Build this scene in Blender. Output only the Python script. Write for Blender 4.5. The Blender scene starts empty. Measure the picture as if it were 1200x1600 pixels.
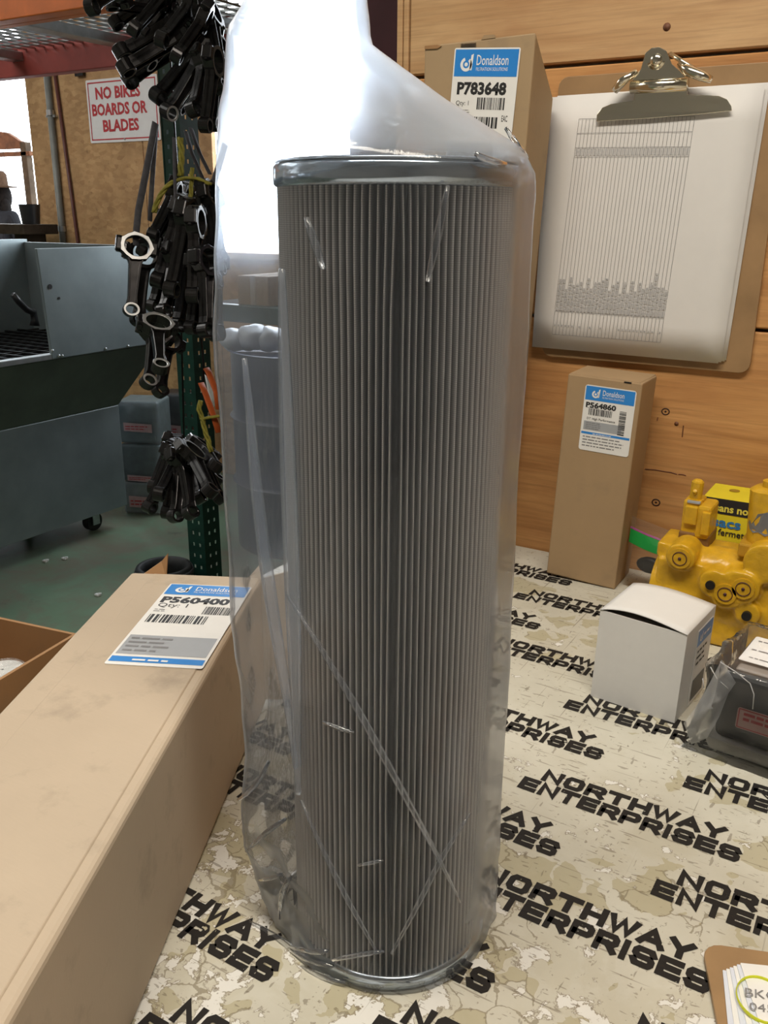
import bpy, bmesh, math, random
import numpy as np
from mathutils import Vector, Matrix, noise
random.seed(7)
sc = bpy.context.scene
# ------------------------------------------------------------------ camera
# world: X along the plywood wall (right), Y towards that wall, Z up, bench top at z = 0, shop floor at z = -0.9
RT = Vector((0.8538, 0.5205, 0.0067)); UP = Vector((-0.1687, 0.2645, 0.9495)); FW = Vector((-0.4924, 0.8119, -0.3136))
RT.normalize(); UP = (UP - RT * UP.dot(RT)).normalized(); FW = UP.cross(RT).normalized()
CAM = Vector((0, 0, 0.4112)); F = 1403.2
cd = bpy.data.cameras.new('camera'); cam = bpy.data.objects.new('camera', cd); sc.collection.objects.link(cam)
cd.sensor_width = 36; cd.sensor_fit = 'AUTO'; cd.lens = 36 * F / 1600; cd.clip_start = 0.01; cd.clip_end = 200
mw = Matrix.Identity(4)
for i in range(3):
    mw[i][0], mw[i][1], mw[i][2], mw[i][3] = RT[i], UP[i], -FW[i], CAM[i]
cam.matrix_world = mw
sc.camera = cam
# ------------------------------------------------------------------ sky, lamps, exposure
wd = bpy.data.worlds.new('World'); sc.world = wd; wd.use_nodes = True
wd.node_tree.nodes['Background'].inputs['Color'].default_value = (0.86, 0.93, 1.0, 1)
wd.node_tree.nodes['Background'].inputs['Strength'].default_value = 9.0
def area(name, loc, rot, sx, sy, power, col):
    l = bpy.data.lights.new(name, 'AREA'); l.shape = 'RECTANGLE'; l.size = sx; l.size_y = sy
    l.energy = power; l.color = col
    o = bpy.data.objects.new(name, l); o.location = loc; o.rotation_euler = rot; sc.collection.objects.link(o); return o
area('bench_lamp_light', (-0.05, 0.14, 1.52), (0, 0, 0), 1.2, 0.28, 27.0, (1.0, 0.91, 0.78))
area('aisle_lamp_light', (-4.1, 0.9, 2.1), (0, 0, 0), 2.2, 2.2, 75.0, (1.0, 0.99, 0.93))
def portal(loc, sx, sy):
    o = area('doorway_portal', loc, (-math.pi / 2, 0, 0), sx, sy, 1, (1, 1, 1)); o.data.cycles.is_portal = True
portal((-4.80, 3.56, 0.35), 0.84, 2.5); portal((-2.48, 3.56, 1.0), 1.24, 1.6)
sc.view_settings.view_transform = 'Standard'; sc.view_settings.look = 'None'
sc.view_settings.gamma = 1.0; sc.view_settings.use_curve_mapping = False
sc.view_settings.exposure = 0.0
sc.cycles.use_denoising = True
sc.cycles.transparent_max_bounces = 16
sc.cycles.max_bounces = 10
sc.cycles.sample_clamp_indirect = 6.0
# ------------------------------------------------------------------ helpers
def ray(x, y): return FW + RT * ((x - 600) / F) - UP * ((y - 800) / F)
def pz(x, y, z=0.0): d = ray(x, y); return CAM + d * ((z - CAM.z) / d.z)
def py(x, y, Y): d = ray(x, y); return CAM + d * (Y / d.y)
def px(x, y, X): d = ray(x, y); return CAM + d * (X / d.x)
def pd(x, y, t): return CAM + ray(x, y) * t
def prj(P):
    d = Vector(P) - CAM; z = d.dot(FW); return (600 + F * d.dot(RT) / z, 800 - F * d.dot(UP) / z)
V = Vector
X_, Y_, Z_ = V((1, 0, 0)), V((0, 1, 0)), V((0, 0, 1))
COL = sc.collection
def nt(name):
    m = bpy.data.materials.new(name); m.use_nodes = True
    t = m.node_tree; return m, t, t.nodes['Principled BSDF']
def node(t, ty, **kw):
    n = t.nodes.new(ty)
    for k, v in kw.items():
        if k in n.inputs: n.inputs[k].default_value = v
        else: setattr(n, k, v)
    return n
def c4(c): return (c[0], c[1], c[2], 1)
def ramp(t, src, stops, interp='LINEAR'):
    r = t.nodes.new('ShaderNodeValToRGB'); r.color_ramp.interpolation = interp
    el = r.color_ramp.elements
    while len(el) < len(stops): el.new(0.5)
    for e, (p, c) in zip(el, stops): e.position = p; e.color = c4(c) if len(c) == 3 else c
    t.links.new(src, r.inputs[0]); return r.outputs[0]
def mixc(t, fac, a, b, mode='MIX'):
    m = t.nodes.new('ShaderNodeMix'); m.data_type = 'RGBA'; m.blend_type = mode
    for s, v in ((m.inputs[0], fac), (m.inputs[6], a), (m.inputs[7], b)):
        if isinstance(v, bpy.types.NodeSocket): t.links.new(v, s)
        elif isinstance(v, (int, float)): s.default_value = v
        else: s.default_value = c4(v)
    return m.outputs[2]
def coords(t, scale=(1, 1, 1), rot=(0, 0, 0), src='Object'):
    tc = t.nodes.new('ShaderNodeTexCoord'); mp = t.nodes.new('ShaderNodeMapping')
    mp.inputs['Scale'].default_value = scale; mp.inputs['Rotation'].default_value = rot
    t.links.new(tc.outputs[src], mp.inputs[0]); return mp.outputs[0]
def noi(t, vec, scale, detail=4, rough=0.55, dist=0.0):
    n = node(t, 'ShaderNodeTexNoise', Scale=scale, Detail=detail, Roughness=rough, Distortion=dist)
    t.links.new(vec, n.inputs['Vector']); return n.outputs['Fac']
def math_(t, op, a, b=0.0, clamp=False):
    m = t.nodes.new('ShaderNodeMath'); m.operation = op; m.use_clamp = clamp
    for s, v in ((m.inputs[0], a), (m.inputs[1], b)):
        if isinstance(v, bpy.types.NodeSocket): t.links.new(v, s)
        else: s.default_value = v
    return m.outputs[0]
def bump(t, b, h, strength=0.3, dist=0.001):
    n = node(t, 'ShaderNodeBump', Strength=strength, Distance=dist)
    t.links.new(h, n.inputs['Height']); t.links.new(n.outputs[0], b.inputs['Normal'])
def simple(name, c, rough=0.6, metal=0.0, var=0.12, scale=30.0, bmp=0.0, spec=0.5, coat=0.0, bd=0.001):
    m, t, b = nt(name)
    v = coords(t); n = noi(t, v, scale, 5)
    lo = [max(0, x * (1 - var)) for x in c]; hi = [min(1, x * (1 + var)) for x in c]
    t.links.new(ramp(t, n, [(0.3, lo), (0.7, hi)]), b.inputs['Base Color'])
    b.inputs['Roughness'].default_value = rough; b.inputs['Metallic'].default_value = metal
    b.inputs['Specular IOR Level'].default_value = spec; b.inputs['Coat Weight'].default_value = coat
    if bmp: bump(t, b, n, bmp, bd)
    return m
MT = {}
def mat(k, *a, **kw):
    if k not in MT: MT[k] = simple(k, *a, **kw)
    return MT[k]
class MB:
    def __init__(s): s.bm = bmesh.new(); s.mi = 0
    def f(s, vs):
        try: fc = s.bm.faces.new(vs); fc.material_index = s.mi; return fc
        except ValueError: return None
    def vs(s, pts): return [s.bm.verts.new(p) for p in pts]
    def hexa(s, p):  # p: 8 points, bottom loop then top loop
        v = s.vs(p)
        for q in ((3, 2, 1, 0), (4, 5, 6, 7), (0, 1, 5, 4), (1, 2, 6, 5), (2, 3, 7, 6), (3, 0, 4, 7)): s.f([v[i] for i in q])
        return s
    def box(s, c, sz, R=None):
        c = V(c); h = V(sz) / 2; P = []
        for z in (-1, 1):
            for x, y in ((-1, -1), (1, -1), (1, 1), (-1, 1)):
                d = V((x * h.x, y * h.y, z * h.z)); P.append(c + (R @ d if R else d))
        return s.hexa(P)
    def bx(s, a, b): a = V(a); b = V(b); return s.box((a + b) / 2, [abs(x) for x in (b - a)])
    def frame(s, d):
        d = d.normalized(); a = X_ if abs(d.x) < 0.8 else Y_
        u = d.cross(a).normalized(); return u, d.cross(u).normalized()
    def cyl(s, p, q, r, n=16, r2=None, caps=True):
        p = V(p); q = V(q); r2 = r if r2 is None else r2; u, w = s.frame(q - p)
        A = s.vs([p + (u * math.cos(2 * math.pi * i / n) + w * math.sin(2 * math.pi * i / n)) * r for i in range(n)])
        B = s.vs([q + (u * math.cos(2 * math.pi * i / n) + w * math.sin(2 * math.pi * i / n)) * r2 for i in range(n)])
        for i in range(n): s.f([A[i], A[(i + 1) % n], B[(i + 1) % n], B[i]])
        if caps: s.f(A[::-1]); s.f(B)
        return s
    def tube(s, path, r, n=8, flat=1.0, closed=False):
        path = [V(p) for p in path]; rings = []; up = None
        for i, p in enumerate(path):
            d = (path[min(i + 1, len(path) - 1)] - path[max(i - 1, 0)])
            if d.length < 1e-9: d = Z_
            d.normalize()
            if up is None: up = s.frame(d)[0]
            up = (up - d * up.dot(d)).normalized(); w = d.cross(up)
            rr = r[i] if isinstance(r, (list, tuple)) else r
            rings.append(s.vs([p + (up * math.cos(2 * math.pi * k / n) + w * math.sin(2 * math.pi * k / n) * flat) * rr for k in range(n)]))
        for a, b in zip(rings, rings[1:] + ([rings[0]] if closed else [])):
            for k in range(n): s.f([a[k], a[(k + 1) % n], b[(k + 1) % n], b[k]])
        if not closed: s.f(rings[0][::-1]); s.f(rings[-1])
        return s
    def prism(s, pts, vec):
        vec = V(vec); A = s.vs(pts); B = s.vs([V(p) + vec for p in pts]); n = len(pts)
        for i in range(n): s.f([A[i], A[(i + 1) % n], B[(i + 1) % n], B[i]])
        s.f(A[::-1]); s.f(B); return s
    def lathe(s, prof, n=48, c=(0, 0, 0), closed=False):
        c = V(c); rings = []
        for r, z in prof:
            rings.append(s.vs([c + V((r * math.cos(2 * math.pi * i / n), r * math.sin(2 * math.pi * i / n), z)) for i in range(n)]))
        for a, b in zip(rings, rings[1:] + ([rings[0]] if closed else [])):
            for i in range(n): s.f([a[i], a[(i + 1) % n], b[(i + 1) % n], b[i]])
        return s
    def ball(s, c, r, n=12, m=8):
        c = V(c); r = V(r) if not isinstance(r, (int, float)) else V((r, r, r))
        top = s.bm.verts.new(c + V((0, 0, r.z))); bot = s.bm.verts.new(c - V((0, 0, r.z))); R = []
        for j in range(1, m):
            a = math.pi * j / m
            R.append(s.vs([c + V((r.x * math.sin(a) * math.cos(2 * math.pi * i / n), r.y * math.sin(a) * math.sin(2 * math.pi * i / n), r.z * math.cos(a))) for i in range(n)]))
        for i in range(n):
            s.f([top, R[0][i], R[0][(i + 1) % n]]); s.f([bot, R[-1][(i + 1) % n], R[-1][i]])
            for a, b in zip(R, R[1:]): s.f([a[i], b[i], b[(i + 1) % n], a[(i + 1) % n]])
        return s
    def grid(s, P):
        vv = [s.vs(row) for row in P]
        for a, b in zip(vv, vv[1:]):
            for i in range(len(a) - 1): s.f([a[i], a[i + 1], b[i + 1], b[i]])
        return s
    def build(s, name, mats, parent=None, smooth=False, bevel=0, seg=2, origin=None, loc=None, norm=True):
        if norm: bmesh.ops.recalc_face_normals(s.bm, faces=s.bm.faces)
        if origin is not None: bmesh.ops.translate(s.bm, verts=s.bm.verts, vec=-V(origin))
        me = bpy.data.meshes.new(name); s.bm.to_mesh(me); s.bm.free()
        for m in (mats if isinstance(mats, (list, tuple)) else [mats]): me.materials.append(m)
        if smooth:
            for p in me.polygons: p.use_smooth = True
        o = bpy.data.objects.new(name, me); COL.objects.link(o)
        if parent: o.parent = parent
        if origin is not None: o.location = V(origin)
        if loc is not None: o.location = loc
        if bevel:
            md = o.modifiers.new('bevel', 'BEVEL'); md.width = bevel; md.segments = seg; md.limit_method = 'ANGLE'; md.angle_limit = 0.6
        return o
def tag(o, label, cat, group=None):
    o['label'] = label; o['category'] = cat
    if group: o['group'] = group
    return o
def thing(name, label, cat, loc=(0, 0, 0), R=None, group=None):
    o = bpy.data.objects.new(name, None); COL.objects.link(o); o.empty_display_size = 0.05
    M = R.to_4x4() if R else Matrix.Identity(4); M.translation = V(loc); o.matrix_world = M
    return tag(o, label, cat, group)
def struct(o): o['kind'] = 'structure'; return o
def Rz(a): return Matrix.Rotation(a, 3, 'Z')
# --- flat print
def text(s, h, m, parent, O, xd, yd, width=None, bold=0.0, name='lettering', shear=0.0, align='LEFT', off=0.0002):
    cu = bpy.data.curves.new('t', 'FONT'); cu.body = s; cu.size = 1; cu.offset = bold; cu.shear = shear; cu.resolution_u = 2
    ob = bpy.data.objects.new('t', cu)
    me = bpy.data.meshes.new_from_object(ob); bpy.data.objects.remove(ob); bpy.data.curves.remove(cu)
    co = np.array([v.co[:] for v in me.vertices]);
    if not len(co): return None
    x0, x1 = co[:, 0].min(), co[:, 0].max(); k = h / 0.7; kx = k if width is None else width / (x1 - x0)
    nrm = xd.cross(yd).normalized(); O = V(O); sh = {'LEFT': 0, 'CENTER': (x1 - x0) / 2, 'RIGHT': (x1 - x0)}[align]
    for v in me.vertices: v.co = O + xd * ((v.co.x - x0 - sh) * kx) + yd * (v.co.y * k) + nrm * off
    me.name = name; me.materials.clear(); me.materials.append(m)
    o = bpy.data.objects.new(name, me); COL.objects.link(o); o.parent = parent; return o
def rrect(O, xd, yd, w, h, r, n=4):
    P = []
    for cx, cy, a0 in ((w - r, h - r, 0), (r, h - r, 90), (r, r, 180), (w - r, r, 270)):
        for i in range(n + 1):
            a = math.radians(a0 + 90 * i / n); P.append(O + xd * (cx + r * math.cos(a)) + yd * (cy + r * math.sin(a)))
    return P
INK = simple('black_ink', (0.02, 0.02, 0.022), 0.6, var=0.2)
GINK = simple('grey_ink', (0.22, 0.22, 0.23), 0.6)
PAPER = simple('white_paper', (0.80, 0.80, 0.79), 0.7, var=0.02, scale=60)
LBLUE = simple('label_blue', (0.03, 0.24, 0.68), 0.35, var=0.05)
LGREY = simple('label_grey', (0.36, 0.38, 0.41), 0.5, var=0.05)
WINK = simple('white_ink', (0.82, 0.83, 0.84), 0.5, var=0.02)
def rects(name, m, parent, O, xd, yd, R, off):
    mb = MB(); n = xd.cross(yd).normalized() * off
    for x0, y0, x1, y1 in R: mb.f(mb.vs([O + xd * a + yd * b + n for a, b in ((x0, y0), (x1, y0), (x1, y1), (x0, y1))]))
    return mb.build(name, m, parent, norm=False)
def barcode(parent, O, xd, yd, w, h, seed, m=INK, off=0.0003):
    r = random.Random(seed); R = []; x = 0
    while x < w:
        b = w / 60 * r.choice((1, 1, 2, 3)); R.append((x, 0, min(x + b, w), h)); x += b + w / 60 * r.choice((1, 1, 2))
    return rects('barcode', m, parent, O, xd, yd, R, off)
def smallprint(parent, O, xd, yd, w, rows, pitch, seed, m=GINK, off=0.0003, name='small_print', h=0.38):
    r = random.Random(seed); R = []
    for j in range(rows):
        x = 0; end = w * r.uniform(0.65, 1.0)
        while x < end:
            l = r.uniform(1.2, 4.5) * pitch * 0.5; R.append((x, -j * pitch, min(x + l, end), -j * pitch + pitch * h)); x += l + pitch * 0.3
    return rects(name, m, parent, O, xd, yd, R, off)
def emblem(parent, c, xd, yd, r, off=0.0004):
    mb = MB(); n = xd.cross(yd).normalized() * off; N = 20
    def P(rr, a, ox=0): return c + xd * (rr * math.cos(a) + ox) + yd * rr * math.sin(a) + n
    for i in range(N):
        a, b = 2 * math.pi * i / N, 2 * math.pi * (i + 1) / N
        if 0.9 < (a + b) / 2 < 1.9: continue
        mb.f(mb.vs([P(r, a), P(r, b), P(r * .55, b), P(r * .55, a)]))
    mb.f(mb.vs([c + xd * a + yd * b + n for a, b in ((r * .62, -r * .8), (r * 1.02, -r * .8), (r * 1.2, r * 1.5), (r * .8, r * 1.3))]))
    mb.f(mb.vs([P(r * .3, 2 * math.pi * i / 10) for i in range(10)]))
    return mb.build('emblem', WINK, parent, norm=False)
def label(parent, O, xd, yd, w, h, number, style, r=0.004):
    """paper sticker; O = lower left corner"""
    nrm = xd.cross(yd).normalized()
    lab = MB().prism(rrect(O, xd, yd, w, h, r), nrm * 0.00025).build('label', PAPER, parent)
    lab['label'] = 'white sticker with a blue header and the number ' + number
    o = 0.0004; m = w * 0.02
    P = lambda a, b: O + xd * (a * w) + yd * (b * h)
    S = style
    rects('blue_band', LBLUE, lab, O, xd, yd, [(m, h * S['b0'], w - m, h - m)], o)
    bh = 1 - S['b0']
    emblem(lab, P(S.get('ex', .2), S['b0'] + bh * .42), xd, yd, h * bh * .25, o + .0002)
    text('Donaldson', h * bh * .36, WINK, lab, P(S.get('tx', .34), S['b0'] + bh * .40), xd, yd, width=w * S.get('tw', .5), bold=0.004, off=o + .0002)
    text('FILTRATION SOLUTIONS', h * bh * .12, WINK, lab, P(S.get('tx', .34), S['b0'] + bh * .20), xd, yd, width=w * S.get('tw', .5), off=o + .0002)
    text(number, h * S['nh'], INK, lab, P(S['nx'], S['ny']), xd, yd, width=w * S['nw'], bold=0.045, off=o)
    if 'q' in S: text('Qty: 1', h * S['q'][2], INK, lab, P(S['q'][0], S['q'][1]), xd, yd, off=o)
    for i, (a, b, ww, hh) in enumerate(S['bars']): barcode(lab, P(a, b), xd, yd, ww * w, hh * h, number + str(i), off=o)
    for (a, b, ww, hh) in S.get('vbars', []): barcode(lab, P(a, b), yd, -xd, hh * h, ww * w, number + 'v', off=o)
    if 'g' in S:
        a, b, c, d = S['g']; rects('grey_panel', LGREY, lab, O, xd, yd, [(a * w, b * h, c * w, d * h)], o)
        smallprint(lab, P(a + .04, d - (d - b) * .22), xd, yd, (c - a) * w * .5, 4, (d - b) * h * .21, number, off=o + .0002)
    if 'f' in S:
        rects('blue_footer', LBLUE, lab, O, xd, yd, [(m, h * S['f'][0], w - m, h * S['f'][1])], o)
        smallprint(lab, P(.25, S['f'][0] + .25 * (S['f'][1] - S['f'][0])), xd, yd, w * .5, 1, h * (S['f'][1] - S['f'][0]) * .8, 3, WINK, off=o + .0002)
    for (a, b, ww, rows, pitch) in S.get('sp', []): smallprint(lab, P(a, b), xd, yd, ww * w, rows, pitch * h, str(a) + number, GINK, off=o)
    for (s, a, b, hh, ww) in S.get('tx_extra', []): text(s, hh * h, INK, lab, P(a, b), xd, yd, width=ww * w, off=o, bold=.01)
    return lab
# ------------------------------------------------------------------ materials
def m_cardboard(name, c, stain=0.3):
    m, t, b = nt(name); v = coords(t)
    a = noi(t, v, 9, 5); fib = noi(t, coords(t, (40, 400, 40)), 3, 3)
    col = mixc(t, a, [x * 0.86 for x in c], [min(1, x * 1.1) for x in c])
    col = mixc(t, math_(t, 'MULTIPLY', fib, 0.18), col, [x * 0.7 for x in c])
    dirt = ramp(t, noi(t, v, 22, 6, .65), [(0.56, (0, 0, 0)), (0.75, (1, 1, 1))])
    col = mixc(t, math_(t, 'MULTIPLY', dirt, stain), col, (0.16, 0.13, 0.10))
    t.links.new(col, b.inputs['Base Color']); b.inputs['Roughness'].default_value = 0.75
    b.inputs['Specular IOR Level'].default_value = 0.3; bump(t, b, fib, 0.08, 0.0005); return m
CARD = m_cardboard('kraft_cardboard', (0.40, 0.275, 0.155), 0.25)
CARDL = m_cardboard('pale_cardboard', (0.50, 0.41, 0.31), 0.35)
CARDD = m_cardboard('dark_cardboard', (0.36, 0.20, 0.09), 0.25)
CARDW = m_cardboard('white_cardboard', (0.76, 0.76, 0.75), 0.06)
def m_plywood(name, seed, c1, c2):
    m, t, b = nt(name)
    mp = coords(t, (1.1, 1, 9)); g = noi(t, mp, 3.2, 6, .6, 0.9)
    fine = noi(t, coords(t, (5, 1, 160)), 2.4, 4, .6)
    col = ramp(t, g, [(0.3, c1), (0.5, [(x + y) / 2 for x, y in zip(c1, c2)]), (0.72, c2)])
    col = mixc(t, math_(t, 'MULTIPLY', ramp(t, fine, [(.45, (0, 0, 0)), (.7, (1, 1, 1))]), 0.35), col, [x * .55 for x in c1])
    blot = ramp(t, noi(t, coords(t, (3, 1, 5)), 3, 3), [(.55, (0, 0, 0)), (.75, (1, 1, 1))])
    col = mixc(t, math_(t, 'MULTIPLY', blot, 0.25), col, (0.33, 0.13, 0.05))
    t.links.new(col, b.inputs['Base Color']); b.inputs['Roughness'].default_value = 0.55
    bump(t, b, fine, 0.15, 0.0008); return m
PLY = m_plywood('plywood', 1, (0.43, 0.195, 0.062), (0.66, 0.36, 0.14))
PLYL = m_plywood('pale_plywood', 2, (0.48, 0.28, 0.13), (0.64, 0.42, 0.22))
def m_osb():
    m, t, b = nt('osb_board'); v = coords(t, (1, 1, 1))
    vo = node(t, 'ShaderNodeTexVoronoi', Scale=26.0); t.links.new(coords(t, (1, 1, 2.2), (0, .5, 0)), vo.inputs['Vector'])
    bw_ = t.nodes.new('ShaderNodeRGBToBW'); t.links.new(vo.outputs['Color'], bw_.inputs[0])
    col = mixc(t, 0.30, ramp(t, noi(t, v, 5, 6, .65), [(.3, (0.30, 0.17, 0.075)), (.7, (0.50, 0.30, 0.14))]), bw_.outputs[0], 'SOFT_LIGHT')
    sp = ramp(t, noi(t, v, 34, 4), [(.62, (0, 0, 0)), (.72, (1, 1, 1))])
    col = mixc(t, math_(t, 'MULTIPLY', sp, .6), col, (0.14, 0.075, 0.035))
    t.links.new(col, b.inputs['Base Color']); b.inputs['Roughness'].default_value = 0.7; return m
OSB = m_osb()
def m_tabletop():
    m, t, b = nt('worn_printed_bench_top'); v = coords(t)
    base = ramp(t, noi(t, v, 6, 6, .6), [(.3, (0.50, 0.475, 0.395)), (.55, (0.60, 0.585, 0.505)), (.8, (0.68, 0.67, 0.60))])
    # ochre worn film, paler where it has flaked off
    sep = t.nodes.new('ShaderNodeSeparateXYZ'); t.links.new(v, sep.inputs[0])
    near = math_(t, 'MULTIPLY', math_(t, 'SUBTRACT', 0.62, sep.outputs['Y'], True), 0.26)
    wear = math_(t, 'ADD', math_(t, 'ADD', math_(t, 'MULTIPLY', noi(t, v, 30, 8, .62, .3), .62), math_(t, 'MULTIPLY', noi(t, v, 85, 6, .6, .5), .38)), near)
    chip = ramp(t, wear, [(.612, (0, 0, 0)), (.620, (1, 1, 1))])
    edge = ramp(t, wear, [(.596, (0, 0, 0)), (.611, (1, 1, 1)), (.622, (0, 0, 0))])
    ochre = ramp(t, math_(t, 'ADD', noi(t, v, 15, 7, .65, .4), near), [(.54, (0, 0, 0)), (.60, (1, 1, 1))])
    oedge = ramp(t, math_(t, 'ADD', noi(t, v, 15, 7, .65, .4), near), [(.53, (0, 0, 0)), (.545, (1, 1, 1)), (.56, (0, 0, 0))])
    nz = node(t, 'ShaderNodeTexNoise', Scale=28.0, Detail=5.0); t.links.new(v, nz.inputs['Vector'])
    wv = t.nodes.new('ShaderNodeVectorMath'); wv.operation = 'MULTIPLY_ADD'; wv.inputs[1].default_value = (.045, .045, 0); t.links.new(nz.outputs['Color'], wv.inputs[0]); t.links.new(v, wv.inputs[2])
    vc = node(t, 'ShaderNodeTexVoronoi', Scale=42.0); t.links.new(wv.outputs[0], vc.inputs['Vector'])
    ve = node(t, 'ShaderNodeTexVoronoi', Scale=42.0); ve.feature = 'DISTANCE_TO_EDGE'; t.links.new(wv.outputs[0], ve.inputs['Vector'])
    cs = t.nodes.new('ShaderNodeSeparateColor'); t.links.new(vc.outputs['Color'], cs.inputs[0])
    zone = math_(t, 'ADD', noi(t, v, 8, 4), math_(t, 'MULTIPLY', near, 1.3))
    isf = math_(t, 'GREATER_THAN', math_(t, 'ADD', math_(t, 'MULTIPLY', cs.outputs[0], .34), zone), .835)
    ln = math_(t, 'MULTIPLY', math_(t, 'LESS_THAN', ve.outputs['Distance'], .024), math_(t, 'GREATER_THAN', zone, .60))
    col = mixc(t, math_(t, 'MULTIPLY', ochre, .22), base, (0.46, 0.42, 0.30))
    col = mixc(t, math_(t, 'MULTIPLY', isf, .6), col, (0.385, 0.34, 0.195))
    col = mixc(t, math_(t, 'MULTIPLY', ln, .6), col, (0.17, 0.135, 0.075))
    col = mixc(t, math_(t, 'MULTIPLY', edge, .85), col, (0.17, 0.13, 0.085))
    col = mixc(t, chip, col, (0.74, 0.735, 0.70))
    for sc_, rot, thr in (((16, 260, 1), .5, .675), ((45, 260, 1), -.9, .67), ((200, 50, 1), -.4, .675), ((80, 300, 1), 1.2, .67), ((9, 420, 1), 1.0, .71), ((420, 8, 1), .55, .71)):
        s_ = ramp(t, noi(t, coords(t, sc_, (0, 0, rot)), 1.0, 2, .5), [(thr, (0, 0, 0)), (thr + .025, (1, 1, 1))])
        col = mixc(t, math_(t, 'MULTIPLY', s_, .55), col, (0.15, 0.12, 0.085))
    spk = ramp(t, noi(t, v, 190, 2), [(.665, (0, 0, 0)), (.70, (1, 1, 1))])
    col = mixc(t, math_(t, 'MULTIPLY', spk, .6), col, (0.17, 0.14, 0.10))
    dirt = ramp(t, noi(t, v, 7, 6, .6), [(.48, (0, 0, 0)), (.75, (1, 1, 1))])
    col = mixc(t, math_(t, 'MULTIPLY', dirt, .22), col, (0.24, 0.215, 0.16))
    t.links.new(col, b.inputs['Base Color']); b.inputs['Roughness'].default_value = 0.42
    bump(t, b, wear, 0.12, 0.0006); return m
TABLE = m_tabletop()
def m_stencil():
    m, t, b = nt('worn_black_print'); v = coords(t)
    b.inputs['Base Color'].default_value = (0.018, 0.016, 0.015, 1); b.inputs['Roughness'].default_value = 0.6; b.inputs['Specular IOR Level'].default_value = .25
    a = math_(t, 'ADD', math_(t, 'MULTIPLY', noi(t, v, 300, 3), .5), math_(t, 'MULTIPLY', noi(t, v, 70, 5), .5))
    t.links.new(ramp(t, a, [(.0, (0, 0, 0)), (.36, (1, 1, 1))], 'CONSTANT'), b.inputs['Alpha']); return m
STENCIL = m_stencil()
def m_floor():
    m, t, b = nt('green_painted_floor'); v = coords(t)
    col = ramp(t, noi(t, v, 1.3, 7, .6), [(.3, (0.10, 0.16, 0.10)), (.52, (0.14, 0.22, 0.14)), (.75, (0.19, 0.28, 0.19))])
    d = ramp(t, noi(t, v, 3.4, 9, .68, .4), [(.44, (0, 0, 0)), (.60, (1, 1, 1))])
    col = mixc(t, math_(t, 'MULTIPLY', d, .8), col, (0.17, 0.145, 0.105))
    k = ramp(t, noi(t, v, 5.5, 8, .7), [(.60, (0, 0, 0)), (.70, (1, 1, 1))])
    col = mixc(t, math_(t, 'MULTIPLY', k, .6), col, (0.05, 0.05, 0.042))
    t.links.new(col, b.inputs['Base Color']); b.inputs['Roughness'].default_value = 0.5; return m
FLOOR = m_floor()
def m_plastic(name, haze, tint=(0.80, 0.87, 0.97), rough=0.12, edge=0.55, var=0.25, nscale=14, gloss=0.6, milk=0.0):
    """thin polyethylene film: see-through, milky where it turns edge-on or is creased"""
    m, t, b = nt(name); t.nodes.remove(b); out = t.nodes['Material Output']
    v = coords(t, (1, 1, .45)); n = noi(t, v, nscale, 5, .6, .4)
    lw = node(t, 'ShaderNodeLayerWeight', Blend=0.35)
    edg = math_(t, 'POWER', lw.outputs['Facing'], 2.2)
    at = node(t, 'ShaderNodeAttribute', attribute_name='milk'); haze = math_(t, 'ADD', math_(t, 'MULTIPLY', at.outputs['Fac'], milk), haze)
    h = math_(t, 'ADD', math_(t, 'ADD', haze, math_(t, 'MULTIPLY', edg, edge)), math_(t, 'MULTIPLY', math_(t, 'SUBTRACT', n, .5), var), True)
    tr = node(t, 'ShaderNodeBsdfTransparent', Color=(0.97, 0.98, 1.0, 1))
    df0 = node(t, 'ShaderNodeBsdfDiffuse', Color=c4(tint)); tl = node(t, 'ShaderNodeBsdfTranslucent', Color=c4(tint))
    df = node(t, 'ShaderNodeMixShader', Fac=0.45); t.links.new(df0.outputs[0], df.inputs[1]); t.links.new(tl.outputs[0], df.inputs[2])
    fs = node(t, 'ShaderNodeBsdfRefraction', Color=c4(tint), Roughness=.55, IOR=1.06)
    mx = node(t, 'ShaderNodeMixShader', Fac=0.42); t.links.new(df.outputs[0], mx.inputs[1]); t.links.new(fs.outputs[0], mx.inputs[2])
    m2 = t.nodes.new('ShaderNodeMixShader'); t.links.new(h, m2.inputs[0]); t.links.new(tr.outputs[0], m2.inputs[1]); t.links.new(mx.outputs[0], m2.inputs[2])
    gl = node(t, 'ShaderNodeBsdfGlossy', Roughness=rough, Color=(1, 1, 1, 1))
    fr = node(t, 'ShaderNodeFresnel', IOR=1.45); m3 = t.nodes.new('ShaderNodeMixShader')
    t.links.new(math_(t, 'MULTIPLY', fr.outputs[0], gloss), m3.inputs[0]); t.links.new(m2.outputs[0], m3.inputs[1]); t.links.new(gl.outputs[0], m3.inputs[2])
    bp = node(t, 'ShaderNodeBump', Strength=.35, Distance=.003); t.links.new(noi(t, v, nscale * 2.2, 4, .6, .8), bp.inputs['Height'])
    for q in (gl, df0, tl): t.links.new(bp.outputs[0], q.inputs['Normal'])
    t.links.new(m3.outputs[0], out.inputs['Surface']); return m
BAG = m_plastic('milky_polyethylene', 0.14, edge=.80, var=.16, milk=.42)
CREASE = m_plastic('creased_polyethylene', 0.10, edge=.12, var=.1)
CREASE_HIGHLIGHT = m_plastic('white_fold_and_highlight_film', 0.24, edge=.2, var=.1)
GLINT = m_plastic('crinkle_glint_film', 0.12, rough=.05, edge=.2, var=.1, gloss=2.5)
FILM = m_plastic('clear_film', 0.035, (0.9, 0.92, 0.95), 0.06, .35, .05, 22, 1.0)
FILMW = m_plastic('white_edged_film', 0.38, (0.88, 0.91, 0.95), 0.10, .4, .3, 30, 1.0)
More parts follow.
